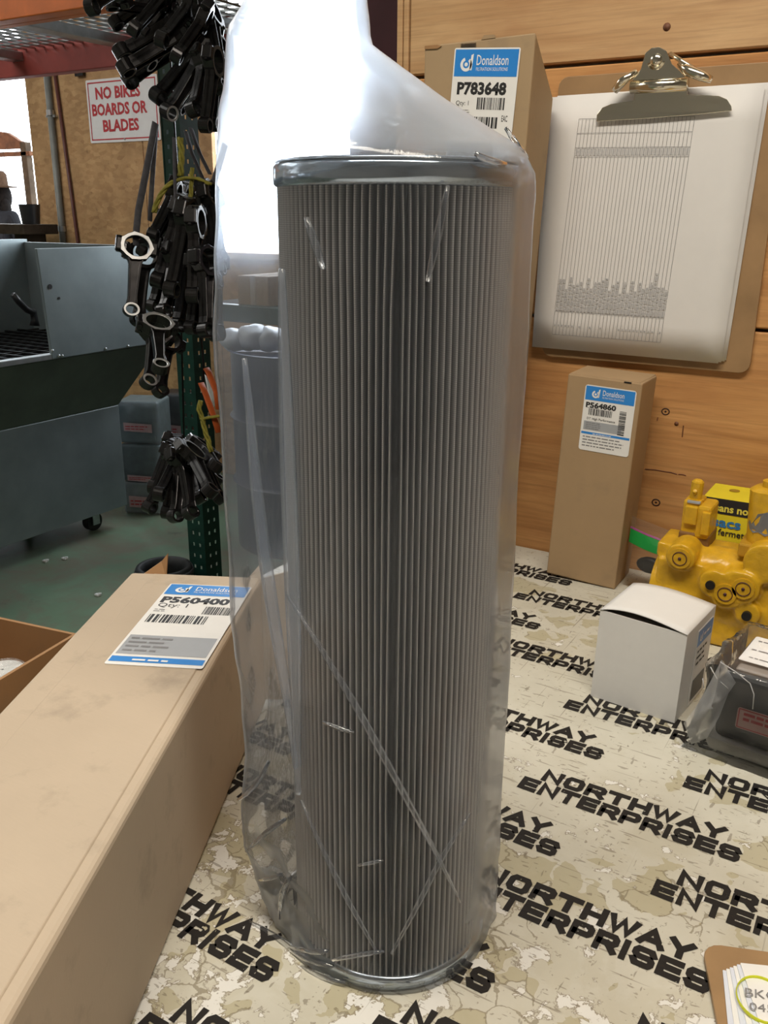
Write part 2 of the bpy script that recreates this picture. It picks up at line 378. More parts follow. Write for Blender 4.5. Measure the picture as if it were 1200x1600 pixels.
FILMH = m_plastic('hazy_film', 0.22, (0.86, 0.90, 0.94), 0.10, .45, .25, 20, 1.0)
ZINC = simple('zinc_steel', (0.56, 0.63, 0.70), 0.12, 1.0, .22, 22)
CHROME = simple('nickel_chrome', (0.84, 0.79, 0.66), 0.17, 1.0, .04, 20)
DARKM = simple('oily_forged_steel', (0.05, 0.048, 0.049), 0.27, 0.8, .4, 26, .2)
BRIGHTM = simple('machined_steel', (0.78, 0.78, 0.78), 0.34, .65, .12, 40)
GALV = simple('galvanized_steel', (0.45, 0.47, 0.48), 0.38, 0.9, .15, 30)
ORANGE = simple('orange_rack_paint', (0.85, 0.20, 0.03), 0.45, 0, .15, 12)
REDP = simple('red_rack_paint', (0.29, 0.045, 0.035), 0.5, 0, .2, 10)
MAROON = simple('maroon_paint', (0.085, 0.022, 0.03), 0.5, 0, .2, 8)
GREENP = simple('dark_green_paint', (0.010, 0.050, 0.037), 0.42, 0, .3, 20)
STEELG = simple('dull_grey_sheet_steel', (0.23, 0.275, 0.285), 0.38, 0.45, .16, 5)
STEELD = simple('shaded_green_sheet_steel', (0.085, 0.105, 0.085), 0.5, 0.2, .2, 6)
BLACK = simple('black_plastic', (0.012, 0.012, 0.013), 0.4, 0, .3)
RUBBER = simple('black_rubber', (0.02, 0.022, 0.024), 0.6, 0, .3, 40, .2)
YEL = simple('yellow_cast_paint', (0.62, 0.36, 0.018), 0.28, 0, .12, 110, .55, bd=.002)
YCARD = simple('yellow_carton', (0.78, 0.66, 0.03), 0.45, 0, .05)
ROPEY = simple('yellow_rope_fibre', (0.27, 0.24, 0.035), 0.8, 0, .3, 90)
STRAP = simple('grey_webbing', (0.10, 0.10, 0.115), 0.75, 0, .2, 80)
OSTRAP = simple('orange_webbing', (0.50, 0.10, 0.02), 0.6)
WOOD = simple('brown_wood', (0.085, 0.038, 0.02), 0.75, 0, .35, 18, 0, .1)
DWOOD = simple('weathered_wood', (0.045, 0.033, 0.023), 0.85, 0, .35, 18, 0, .1)
HARDB = simple('brown_hardboard', (0.33, 0.205, 0.10), 0.5, 0, .16, 20)
REDINK = simple('red_ink', (0.45, 0.035, 0.045), 0.5)
SIGNW = simple('sign_white', (0.72, 0.71, 0.72), 0.45, 0, .06, 8)
NAVY = simple('navy_drum_paint', (0.010, 0.018, 0.055), 0.4, 0, .25, 9)
CONC = simple('outdoor_concrete', (0.62, 0.62, 0.60), 0.8, 0, .1, 3)
CEIL = simple('ceiling_paint', (0.45, 0.44, 0.42), 0.8, 0, .1, 2)
WALLP = simple('shop_wall_paint', (0.34, 0.31, 0.27), 0.8, 0, .15, 2)
# ------------------------------------------------------------------ the shop shell
FZ = -0.9; FARY = 3.5
struct(MB().bx((-6.6, -2.6, FZ - .05), (2.2, FARY + .1, FZ)).build('floor', FLOOR))
struct(MB().bx((-6.6, -2.6, 2.15), (2.2, FARY + .1, 2.2)).build('ceiling', CEIL))
struct(MB().bx((-6.7, -2.6, FZ), (-6.6, FARY + .1, 2.15)).build('wall_left', WALLP))
struct(MB().bx((2.2, -2.6, FZ), (2.3, FARY + .1, 2.15)).build('wall_right', WALLP))
struct(MB().bx((-6.7, -2.7, FZ), (2.3, -2.6, 2.15)).build('wall_front', WALLP))
struct(MB().bx((-16, FARY + .1, FZ - .07), (8, 26, FZ - .02)).build('ground', CONC))
# far wall: sheets of OSB around a doorway (left) and a wide window opening (right)
wf = struct(MB().bx((-6.6, FARY + .03, 1.62), (2.2, FARY + .1, 2.15)).build('wall_far', WALLP))
def osb(x0, x1, z0, z1): return MB().bx((x0, FARY, z0), (x1, FARY + .03, z1)).build('osb_sheet', OSB, wf, bevel=.002, seg=1)
DX0, DX1, WX0, WX1, WZ = -5.22, -4.385, -3.095, -1.86, 0.235
osb(-6.6, DX0, FZ, 2.15); osb(DX1, -3.55, FZ, 2.15); osb(-3.546, WX0, FZ, 2.15)
osb(WX0 + .002, WX1 - .002, FZ, WZ); osb(DX0 + .002, DX1 - .002, 1.62, 2.15); osb(WX0 + .002, WX1 - .002, 1.82, 2.15); osb(WX1, .2, FZ, 2.15); osb(.204, 2.2, FZ, 2.15)
struct(MB().bx((WX0, FARY - .02, WZ - .03), (WX1, FARY + .1, WZ)).build('trim_1', PLYL))
# plywood partition behind the bench
WY = 1.0446
wb = struct(MB().bx((-.605, WY + .02, FZ), (2.2, WY + .11, 2.15)).build('wall_back', WALLP))
for z0, z1, m in ((FZ, .2945, PLY), (.2985, .5685, PLY), (.5730, 1.18, PLYL), (1.184, 2.15, PLYL)):
    o = MB().bx((-.602, WY, z0), (1.3, WY + .02, z1)).build('board', m, wb, bevel=.0015, seg=1)
MB().bx((1.304, WY, FZ), (2.2, WY + .02, 2.15)).build('board', PLY, wb)
edge = MB().bx((-.619, WY - .002, FZ), (-.6115, WY + .11, 2.15)).build('edge_batten', PLYL, wb, bevel=.001)
MB().bx((-.6105, WY - .001, FZ), (-.6035, WY + .11, 2.15)).build('edge_batten', PLYL, wb, bevel=.001)
KNOT = simple('dark_knot', (0.045, 0.018, 0.010), 0.6, 0, .4)
KNOTL = simple('brown_knot', (0.17, 0.065, 0.03), 0.6, 0, .3)
def knot(x, y, r, ring=True):
    c = py(x, y, WY); mb = MB()
    if ring:
        P = []
        for i in range(20): a = 2 * math.pi * i / 20; P.append(c + V((math.cos(a) * r, 0, math.sin(a) * r * .85)))
        mb.tube(P, r * .18, 6, closed=True); mb.cyl(c + Y_ * .002, c - Y_ * .0002, r * .3, 10)
    else: mb.cyl(c + Y_ * .002, c - Y_ * .0004, r, 14)
    mb.build('knot', KNOT if ring else KNOTL, wb, smooth=True)
knot(1040, 643, .0042); knot(1025, 785, .0045); knot(672, 80, .0055); knot(1057, 662, .0025, False); knot(1042, 42, .004, False); knot(640 + 595, 20, .004, False)
mb = MB()
for x0, y0, x1, y1 in ((1008, 733, 1040, 737), (1040, 737, 1058, 741), (1060, 741, 1072, 743), (1068, 665, 1066, 683), (1028, 652, 1027, 657)):
    a, c = py(x0, y0, WY), py(x1, y1, WY); mb.tube([a, (a + c) / 2 + Z_ * .0006, c], .0007, 5)
mb.build('crack', KNOTL, wb)
# maroon steel column beyond the end of the partition
ca, cb = py(545, 60, 1.6), py(630, 60, 1.6)
mb = MB().bx((ca.x, 1.6, FZ), (cb.x, 1.612, 2.15)).bx((ca.x, 1.612, FZ), (ca.x + .012, 1.70, 2.15)).bx((cb.x - .012, 1.612, FZ), (cb.x, 1.70, 2.15))
tag(mb.build('steel_column', MAROON, bevel=.002, origin=(ca.x, 1.6, FZ)), 'dark maroon steel column standing beyond the left end of the plywood wall', 'column')
# ------------------------------------------------------------------ bench
bench = thing('work_bench', 'white scuffed work bench with a repeating black company name printed on its top', 'bench', (-.645, -.5, FZ))
bl = bench.location.copy()
bt = MB().bx((-.645, -.5, -.035), (1.25, WY - .004, 0)).build('bench_top', TABLE, bench, bevel=.003, loc=-bl)
bt['label'] = 'worn cream bench top with flaking patches and black lettering'
MB().bx((-.61, -.45, -.12), (1.2, -.42, -.036)).build('apron', WOOD, bench, loc=-bl); MB().bx((-.61, .98, -.12), (1.2, 1.01, -.036)).build('apron', WOOD, bench, loc=-bl)
for x in (-.58, 1.17):
    for y in (-.42, .97): MB().bx((x - .035, y - .035, FZ), (x + .035, y + .035, -.036)).build('leg', WOOD, bench, bevel=.004, loc=-bl)
# wide bold stencil alphabet: centre-line polylines in a unit box
G = {'N': [[(0, 0), (0, 1), (1, 0), (1, 1)]], 'O': [[(0, .2), (0, .8), (.16, 1), (.84, 1), (1, .8), (1, .2), (.84, 0), (.16, 0), (0, .2)]],
     'R': [[(0, 0), (0, 1), (.84, 1), (1, .85), (1, .58), (.84, .45), (.12, .45)], [(.55, .45), (1, 0)]], 'T': [[(-.05, 1), (1.05, 1)], [(.5, 1), (.5, 0)]],
     'H': [[(0, 0), (0, 1)], [(1, 0), (1, 1)], [(0, .5), (1, .5)]], 'W': [[(-.08, 1), (.22, 0), (.5, .95), (.78, 0), (1.08, 1)]],
     'A': [[(-.05, 0), (.5, 1), (1.05, 0)], [(.2, .3), (.8, .3)]], 'Y': [[(0, 1), (.5, .45), (1, 1)], [(.5, .45), (.5, 0)]],
     'E': [[(1, 1), (0, 1), (0, 0), (1, 0)], [(0, .5), (.92, .5)]], 'P': [[(0, 0), (0, 1), (.84, 1), (1, .86), (1, .55), (.84, .42), (.12, .42)]],
     'I': [[(.5, 0), (.5, 1)]], 'S': [[(1, .8), (.86, 1), (.14, 1), (0, .86), (0, .64), (.14, .5), (.86, .5), (1, .36), (1, .14), (.86, 0), (.14, 0), (0, .2)]]}
zz_ = [0]
def stencil_word(mb, word, x0, y0, width, h, lw=1.0):
    n = len(word); wt = [0.42 if c == 'I' else (1.12 if c == 'W' else 1.0) for c in word]; unit = width / (sum(wt) + .0)
    tv = h * .29; th = unit * .25; x = x0
    for c, k in zip(word, wt):
        cw = unit * k; gx0 = x + th * .5 + cw * .05; gw = cw - th - cw * .10; gh = h - tv
        if c == 'I': gx0 = x + cw * .5; gw = 0
        for poly in G[c]:
            zz_[0] += 1; z = .0003 + .00002 * (zz_[0] % 12)
            P = [V((gx0 + a * gw - (.5 * gw if c == 'I' else 0), y0 + tv / 2 + b * gh, z)) for a, b in poly]
            if c == 'I': P = [V((gx0, p.y, z)) for p in P]
            cl = (P[0] - P[-1]).length < 1e-6; m = len(P) - 1 if cl else len(P); A, B = [], []
            for i in range(m):
                pr_ = P[(i - 1) % m] if (cl or i > 0) else None; nx = P[(i + 1) % m] if (cl or i < m - 1) else None
                ds = [d for d in ((P[i] - pr_) if pr_ else None, (nx - P[i]) if nx else None) if d is not None]
                ns = [V((-d.y * th / tv, d.x * tv / th, 0)) for d in ds]  # elliptical pen
                ns = [V((-d.y, d.x, 0)).normalized() for d in ds]
                off = []
                for q in ns: off.append(math.hypot(q.x * th, q.y * tv) / 2)
                if len(ns) == 2:
                    bis = (ns[0] + ns[1]); bis = bis.normalized() if bis.length > .2 else ns[0]
                    ww = (off[0] + off[1]) / 2 / max(.55, bis.dot(ns[0]))
                    e = V((0, 0, 0))
                else:
                    bis = ns[0]; ww = off[0]
                    e = ds[0].normalized() * (math.hypot(ds[0].normalized().x * th, ds[0].normalized().y * tv) / 2) * (1 if pr_ is not None else -1)
                A.append(P[i] + bis * ww + e); B.append(P[i] - bis * ww + e)
            va, vb = mb.vs(A), mb.vs(B)
            for i in range(m if cl else m - 1): mb.f([va[i], va[(i + 1) % m], vb[(i + 1) % m], vb[i]])
        x += cw
rows = [(.241, -.303), (.305, -.422), (.363, -.313), (.428, -.208), (.490, -.097), (.550, -.215), (.617, -.108), (.679, -.227), (.746, -.342), (.813, -.467), (.878, -.362), (.944, -.48), (.18, -.40), (.12, -.30)]
for yb, x0 in rows:
    for k in range(-3, 5):
        xs = x0 + .2255 * k
        if xs < -.64 or xs > .12: continue
        mb = MB(); stencil_word(mb, 'ENTERPRISES', xs, yb, .1615, .0168); stencil_word(mb, 'NORTHWAY', xs + .0115, yb + .0182, .137, .0160)
        bmesh.ops.translate(mb.bm, verts=mb.bm.verts, vec=(0, 0, random.uniform(0, .00004)))
        o = mb.build('printed_name', STENCIL, bt, norm=False)
        if yb < .16 or xs > 0: pass
# ------------------------------------------------------------------ filter element
RH = V((.854, .520, 0)).normalized()
FC = V((-.226, .3878, 0)) - RH * .0030; FR = .0576; FH = .4334
flt = thing('filter_element', 'tall cylindrical pleated filter element with grey mesh and zinc end caps', 'filter', FC)
def m_media():
    m, t, b = nt('grey_wire_mesh_media')
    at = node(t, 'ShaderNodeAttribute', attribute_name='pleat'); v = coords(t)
    wv = node(t, 'ShaderNodeTexWave', Scale=330.0, Distortion=0.0); wv.bands_direction = 'Z'; t.links.new(v, wv.inputs['Vector'])
    col = ramp(t, at.outputs['Fac'], [(0.0, (0.006, 0.006, 0.007)), (.45, (0.045, 0.042, 0.044)), (.75, (0.40, 0.385, 0.375)), (1.0, (0.86, 0.83, 0.80))])  # valleys between pleats coloured near black in place of their shade
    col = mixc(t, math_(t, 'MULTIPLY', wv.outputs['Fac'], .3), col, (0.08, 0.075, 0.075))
    t.links.new(col, b.inputs['Base Color']); b.inputs['Metallic'].default_value = .2; b.inputs['Roughness'].default_value = .5; return m
NP, NS, NZ = 104, 8, 56
bm = bmesh.new(); lay = bm.verts.layers.float.new('pleat'); rings = []
zb, zt = .009, FH - .009
for j in range(NZ + 1):
    z = zb + (zt - zb) * j / NZ; ring = []
    for i in range(NP * NS):
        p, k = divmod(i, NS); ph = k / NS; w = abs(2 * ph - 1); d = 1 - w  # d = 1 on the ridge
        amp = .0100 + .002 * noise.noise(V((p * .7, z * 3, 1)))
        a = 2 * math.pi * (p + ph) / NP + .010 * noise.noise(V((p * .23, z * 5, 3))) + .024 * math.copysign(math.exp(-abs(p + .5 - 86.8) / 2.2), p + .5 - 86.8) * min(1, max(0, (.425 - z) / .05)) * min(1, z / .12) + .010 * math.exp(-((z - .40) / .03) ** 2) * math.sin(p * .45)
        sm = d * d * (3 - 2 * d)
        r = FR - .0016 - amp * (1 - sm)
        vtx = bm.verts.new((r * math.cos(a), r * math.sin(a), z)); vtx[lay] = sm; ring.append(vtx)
    rings.append(ring)
n = NP * NS
for a, b in zip(rings, rings[1:]):
    for i in range(n): bm.faces.new((a[i], a[(i + 1) % n], b[(i + 1) % n], b[i]))
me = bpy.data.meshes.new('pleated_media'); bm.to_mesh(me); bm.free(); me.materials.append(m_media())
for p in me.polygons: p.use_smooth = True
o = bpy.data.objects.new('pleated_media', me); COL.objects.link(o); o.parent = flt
def cap(z0, z1, lip):
    R = FR; pr = [(.02, z0), (R - .004, z0), (R - .001, z0 + .0004), (R, z0 + .0015), (R, z1 - .0015), (R - .001, z1 - .0004), (R - .003, z1), (.02, z1)]
    mb = MB().lathe(pr, 96, closed=True)
    return mb.build('end_cap', ZINC, flt, smooth=True)
c1 = cap(FH - .0105, FH, 1); c2 = cap(0.0005, .0095, -1)
for c in (c1, c2):
    md = c.modifiers.new('es', 'EDGE_SPLIT'); md.split_angle = .9
MB().lathe([(FR - .004, FH), (FR - .0022, FH + .0014), (FR - .0006, FH + .0004)], 96, closed=True).build('rim', ZINC, flt, smooth=True)
# ------------------------------------------------------------------ the plastic bag over it
FHv = V((-.520, .854, 0)).normalized()
Lz = [(0, -.074), (.02, -.080), (.05, -.0885), (.08, -.0905), (.114, -.0868), (.148, -.0880), (.2, -.0908), (.262, -.0914), (.317, -.0912), (.355, -.0923), (.386, -.0913), (.427, -.0870), (.454, -.0839), (.478, -.0809), (.49, -.0789), (.501, -.0704), (.53, -.062), (.60, -.052), (.66, -.05)]
Rzt = [(0, .0618), (.05, .0622), (.2, .0615), (.3, .0615), (.42, .0622), (.431, .0612), (.441, .0550), (.4498, .0385), (.4605, .0200), (.4697, .0053), (.4839, -.0160), (.50, -.018), (.56, -.02), (.66, -.014)]
Tz = [(0, .0615), (.425, .0615), (.431, .0605), (.4335, .058), (.441, .050), (.452, .040), (.465, .030), (.48, .022), (.5, .016), (.56, .011), (.66, .007)]
def itp(tab, z): return float(np.interp(z, [a for a, _ in tab], [b for _, b in tab]))
NB, NV = 160, 170
def resample(P, n):
    P = np.array(P + [P[0]]); d = np.r_[0, np.cumsum(np.hypot(*np.diff(P, axis=0).T))]
    s = np.linspace(0, d[-1], n, endpoint=False); return np.stack([np.interp(s, d, P[:, 0]), np.interp(s, d, P[:, 1])], 1)
def hull(l, r, R):
    e = .0035; pts = [(R * math.cos(2 * math.pi * i / 160), R * math.sin(2 * math.pi * i / 160)) for i in range(160)]
    for c_ in (l + e, r - e): pts += [(c_ + e * math.cos(2 * math.pi * i / 16), e * math.sin(2 * math.pi * i / 16)) for i in range(16)]
    pts = sorted(set(pts))
    def half(it):
        h = []
        for p in it:
            while len(h) > 1 and (h[-1][0] - h[-2][0]) * (p[1] - h[-2][1]) - (h[-1][1] - h[-2][1]) * (p[0] - h[-2][0]) <= 0: h.pop()
            h.append(p)
        return h
    return resample(half(pts)[:-1] + half(pts[::-1])[:-1], NB)
def lens(l, r, T):
    P = [((l + r) / 2 - (r - l) / 2 * math.cos(2 * math.pi * i / 200), -T * math.sin(2 * math.pi * i / 200)) for i in range(200)]
    return resample(P, NB)
bagP, bagM = [], []
for j in range(NV + 1):
    z = .0012 + .64 * (j / NV)
    l, r, T = itp(Lz, z) + .0030, itp(Rzt, z) + .0030, itp(Tz, z)
    k = min(1, max(0, (z - .428) / .014))
    A = hull(l, r + .0008 + .0015 * noise.noise(V((z * 16, 3, 1))), FR + .0018) if k < 1 else None; B = lens(l, r, T) if k > 0 else None
    S = A if k == 0 else (B if k == 1 else A * (1 - k) + B * k)
    nx = np.roll(S, -1, 0) - np.roll(S, 1, 0); N = np.stack([nx[:, 1], -nx[:, 0]], 1); N /= (np.linalg.norm(N, axis=1, keepdims=True) + 1e-9)
    cen = S.mean(0); sg = np.sign(((S - cen) * N).sum(1)); N *= sg[:, None]
    row = []
    for i in range(NB):
        a, b = S[i]; q = V((a, b, z)); left = min(1, max(0, (-a - .035) / .04))
        free = max(left, min(1, max(0, (z - .43) / .03))); low = max(0, 1 - z / .085)
        d = (noise.noise(q * 22 + V((0, 0, 5))) + .6 * noise.noise(q * 60)) * (.0004 + .0011 * free)
        d += (1 - abs(noise.noise(V((a * 45, b * 45, z * 7 + 2)))) * 2.2) * .0007 * free
        d += (1 - abs(noise.noise(V((a * 60, b * 60, z * 60)))) * 2.4) * low * (.0010 + .0030 * min(1, left * 1.6))
        d += .0028 * max(0, noise.noise(V((a * 30 + 7, b * 30, z * 26)))) * min(1, max(0, (z - .445) / .03)) * 2
        if free < .05: d = max(d, -.0004)
        a += N[i][0] * d; b += N[i][1] * d
        p = FC + RH * a + FHv * b + Z_ * max(.0008, z + (low * left * .004 * noise.noise(q * 50)))
        row.append(p); bagM.append(.10 * left + .22 * max(0, 1 - z / .06) * min(1, max(0, -a / .05 + .15)) + 1.0 * min(1, max(0, (z - .43) / .03)))
    bagP.append(row)
mb = MB(); vv = [mb.vs(r) for r in bagP]
for a, b in zip(vv, vv[1:]):
    for i in range(NB): mb.f([a[i], a[(i + 1) % NB], b[(i + 1) % NB], b[i]])
bag = mb.build('plastic_bag', BAG, smooth=True, origin=FC)
bag.data.attributes.new('milk', 'FLOAT', 'POINT').data.foreach_set('value', bagM)
tag(bag, 'milky clear plastic bag pulled over the tall pleated filter, its neck standing up', 'bag')
flat_pts = [p for r in bagP for p in r]; front = [p for p in flat_pts if (p - FC).dot(FHv) < .004]
fpx = np.array([prj(p) for p in front])
def on_bag(x, y): return front[int(np.argmin((fpx[:, 0] - x) ** 2 + (fpx[:, 1] - y) ** 2))]
def crease(pts, r=.0011, m=None):
    # resample the polyline, then drop it on the film
    Q = []
    for (x0, y0), (x1, y1) in zip(pts, pts[1:]):
        k = max(2, int(math.hypot(x1 - x0, y1 - y0) / 22))
        Q += [(x0 + (x1 - x0) * i / k, y0 + (y1 - y0) * i / k) for i in range(k)]
    Q.append(pts[-1]); P = [pd(x, y, (on_bag(x, y) - CAM).dot(FW) - .0012) for x, y in Q]
    P = [P[0]] + [(P[i - 1] + P[i] * 2 + P[i + 1]) / 4 for i in range(1, len(P) - 1)] + [P[-1]]
    MB().tube(P, [r * 1.6 * (.35 + .65 * math.sin(math.pi * (i + .5) / len(P))) for i in range(len(P))], 6).build('fold_or_glint', m or CREASE, bag, smooth=True, loc=-FC)
crease([(382, 560), (390, 640), (398, 740), (412, 860), (430, 980), (450, 1100), (462, 1200)], .0022, CREASE_HIGHLIGHT)
crease([(440, 420), (447, 640), (455, 860), (462, 1080), (466, 1240)], .0026, CREASE_HIGHLIGHT)  # whitened strip standing in for the contact highlight where film meets filter
crease([(446, 925), (500, 1010), (560, 1110), (620, 1220), (680, 1330), (720, 1410)], .0012)
crease([(470, 1250), (505, 1330), (545, 1410), (590, 1490)], .0010)
crease([(735, 1270), (690, 1340), (650, 1420), (612, 1490)], .0010)
crease([(478, 340), (492, 380), (505, 420)], .0012)
crease([(700, 290), (690, 340), (668, 440)], .0012)
for pts_, r_ in (([(390, 1440), (430, 1462), (480, 1500), (520, 1510)], .0014), ([(437, 1435), (440, 1390), (455, 1370)], .0011), ([(455, 1480), (490, 1488), (512, 1486)], .0012), ([(520, 1500), (560, 1492), (600, 1486)], .0010),
                 ([(405, 1375), (425, 1372), (440, 1366)], .0010), ([(470, 1510), (500, 1525), (540, 1535)], .0012), ([(505, 1128), (530, 1138), (552, 1144)], .0009), ([(560, 1352), (582, 1348), (598, 1344)], .0007), ([(372, 1250), (400, 1230), (420, 1190)], .0010), ([(385, 1330), (415, 1300), (446, 1280)], .0011), ([(790, 200), (806, 224), (824, 246)], .0009), ([(742, 240), (760, 250), (790, 256)], .0011)):
    crease(pts_, r_, GLINT)  # extra shiny strips added on the film to imitate its crinkle glints
# ------------------------------------------------------------------ large carton lying in front (box of the filter)
def carton_frame(p0, ux, uy): pass
bd = V((.101, -.204, 0)).normalized(); bw = V((-bd.y, bd.x, 0)); bw = V((.9, .44, 0)); bw = (bw - bd * bw.dot(bd)).normalized()
B0 = V((-.555, .498, 0)); BL, BW, BH = .47, .1135, .12   # far left corner, along bd, across bw
big = thing('carton', 'long kraft carton lying on the bench with a sticker reading P560400', 'box', B0)
def bp_(l, w, z): return bd * l + bw * w + Z_ * z
body = MB().hexa([bp_(0, 0, .0006), bp_(0, BW, .0006), bp_(BL, BW, .0006), bp_(BL, 0, .0006), bp_(0, 0, BH), bp_(0, BW, BH), bp_(BL, BW, BH), bp_(BL, 0, BH)]).build('body', CARDL, big, bevel=.0035, seg=3)
# overlapping top panel whose edge makes the long crease on the left
MB().hexa([bp_(.003, .020, BH - .001), bp_(.003, BW - .007, BH - .001), bp_(BL - .002, BW - .007, BH - .001), bp_(BL - .002, .020, BH - .001),
           bp_(.004, .0215, BH + .0009), bp_(.004, BW - .0085, BH + .0009), bp_(BL - .003, BW - .0085, BH + .0009), bp_(BL - .003, .0215, BH + .0009)]).build('top_panel', CARDL, big, bevel=.0006)
def flap(l0, w0, w1, z0, h, lean, m):
    MB().hexa([bp_(l0, w0, z0), bp_(l0, w1, z0), bp_(l0 - .0025, w1, z0), bp_(l0 - .0025, w0, z0), bp_(l0 - lean, w0 + h * .9, z0 + h * .6), bp_(l0 - lean, w1, z0 + h), bp_(l0 - lean - .0025, w1, z0 + h), bp_(l0 - lean - .0025, w0 + h * .9, z0 + h * .6)]).build('end_flap', m, big)
flap(-.001, .008, .030, BH - .004, .018, .008, CARDD)
flap(-.001, .100, .112, BH - .004, .014, .006, CARDL)
MB().hexa([bp_(.0, BW - .001, .003), bp_(-.004, BW + .033, .002), bp_(-.0065, BW + .033, .002), bp_(-.0025, BW - .001, .003), bp_(.0, BW - .001, BH - .002), bp_(-.008, BW + .035, BH + .007), bp_(-.0105, BW + .035, BH + .007), bp_(-.0025, BW - .001, BH - .002)]).build('end_flap', CARDL, big)
zt_ = BH + .0011
LA, LB, LC, LD = [pz(x, y, zt_) for x, y in ((268, 912), (393, 918), (318, 1045), (160, 1038))]
ly = ((LA - LD) + (LB - LC)); lh = ly.length / 2; ly.normalize(); lx = ((LB - LA) + (LC - LD)); lwid = lx.length / 2; lx = (lx - ly * lx.dot(ly)).normalized()
LO = (LA + LB + LC + LD) / 4 - lx * lwid / 2 - ly * lh / 2 - B0
label(big, LO, lx, ly, lwid, lh, 'P560400', dict(b0=.845, nx=.05, ny=.735, nh=.075, nw=.80, q=(.06, .675, .05), ex=.2, tx=.36, tw=.5,
      bars=[(.06, .475, .66, .10), (.62, .60, .32, .10)], g=(.03, .11, .97, .32), f=(.03, .085), sp=[(.06, .635, .16, 2, .022)]), r=.002)
# ------------------------------------------------------------------ standing carton P564860
RB = Matrix.Rotation(.018, 3, 'Z') @ Matrix.Rotation(.0395, 3, 'Y')
b2 = thing('carton', 'tall brown carton standing against the plywood wall under the clipboard', 'box', (-.3533, .9606, .0035), RB)
w2, d2, h2 = .0834, .0605, .2417
MB().hexa([(0, 0, 0), (w2, 0, 0), (w2, d2, 0), (0, d2, 0), (0, 0, h2), (w2, 0, h2), (w2, d2, h2), (0, d2, h2)]).build('body', CARD, b2, bevel=.0015, seg=2)
MB().hexa([(.001, .0005, h2 - .001), (w2 - .001, .0005, h2 - .001), (w2 - .001, d2, h2 - .001), (.001, d2, h2 - .001), (.002, .001, h2 + .0008), (w2 - .003, .001, h2 + .001), (w2 - .002, d2, h2 + .0012), (.002, d2, h2 + .0012)]).build('top_flap', CARD, b2)
MB().bx((w2 - .020, -.0006, h2 - .0016), (w2 - .012, .0004, h2 - .0002)).build('tuck_slot', BLACK, b2)
def local(P, t): return t.matrix_world.inverted() @ P
bpy.context.view_layer.update()
q = [local(py(x, y, .9585), b2) for x, y in ((912.5, 601.5), (993.5, 611), (979, 714.5), (902.5, 703))]
label(b2, V((q[3].x, -.0003, (q[3].z + q[2].z) / 2)), X_, Z_, (q[1].x - q[0].x + q[2].x - q[3].x) / 2, (q[0].z + q[1].z - q[2].z - q[3].z) / 2, 'P564860',
      dict(b0=.775, nx=.05, ny=.665, nh=.075, nw=.60, bars=[(.12, .55, .46, .10)], vbars=[(.86, .31, .13, .36)], g=(.05, .32, .80, .455), f=(.255, .29), ex=.22, tx=.36, tw=.42,
           tx_extra=[('DT High Performance', .10, .480, .035, .56)], sp=[(.06, .205, .85, 4, .046), (.06, .655, .3, 1, .02)]), r=.003)
# ------------------------------------------------------------------ upper tall carton P783648
P3 = {'ftl': py(663, 71, .93), 'ftr': py(837.5, 50, .93), 'btr': py(864.5, 153, 1.02), 'mr': py(816.7, 244, .93), 'br': py(838, 250, 1.02)}
b3 = thing('carton', 'tall brown carton with a sticker reading P783648, standing behind the bagged filter', 'box', (-.50, .93, 0))
o3 = b3.location
ft, fr = P3['ftl'], P3['ftr']; slope = .038
bl_ = V((ft.x + slope * -.05, .93, .0008)); br_ = V((fr.x - slope * .62, .93, .0008))
bbr = V((br_.x - .012, 1.02, .0008)); bbl = V((bl_.x + .01, 1.02, .0008)); btl = V((ft.x + .015, 1.02, P3['btr'].z))
mb = MB()
fl, frr = [], []
mb.hexa([p - o3 for p in (bl_, br_, bbr, bbl, ft, fr, P3['btr'], btl)])
mb.build('body', m_cardboard('brown_cardboard', (0.40, 0.285, 0.165), .3), b3, bevel=.002)
def onf(x, y): return py(x, y, .9288) - o3
m_ = MB(); m_.f(m_.vs([onf(x, y) for x, y in ((720, 66), (713, 214), (737, 213), (744, 64))])); m_.build('tape', FILM, b3)
MB().prism([py(x, y, .9296) - o3 for x, y in ((664, 72), (684, 70), (690, 72), (684, 76), (664, 77))], (0, -.0008, 0)).build('torn_edge', CARDD, b3)
MB().prism([py(x, y, .9296) - o3 for x, y in ((752, 62), (774, 59), (772, 54), (756, 55))], (0, .003, 0)).build('torn_edge', CARD, b3)
A_, B_, C_, D_ = onf(711, 75), onf(816.5, 66), onf(797, 233), onf(699, 236)
ly3 = ((A_ - D_) + (B_ - C_)); lh3 = ly3.length / 2 * 1.28; ly3.normalize(); lx3 = ((B_ - A_) + (C_ - D_)); lw3 = lx3.length / 2; lx3 = (lx3 - ly3 * lx3.dot(ly3)).normalized()
O3 = A_ - ly3 * lh3
label(b3, O3, lx3, ly3, lw3, lh3, 'P783648', dict(b0=.79, nx=.09, ny=.66, nh=.085, nw=.76, q=(.09, .575, .035), ex=.2, tx=.36, tw=.48, bars=[(.42, .545, .43, .09), (.15, .405, .62, .085)],
      g=(.02, .09, .98, .295), f=(.03, .06), sp=[(.09, .535, .28, 3, .016), (.2, .375, .5, 1, .014)], tx_extra=[('EAC', .82, .46, .045, .09)]), r=.002)
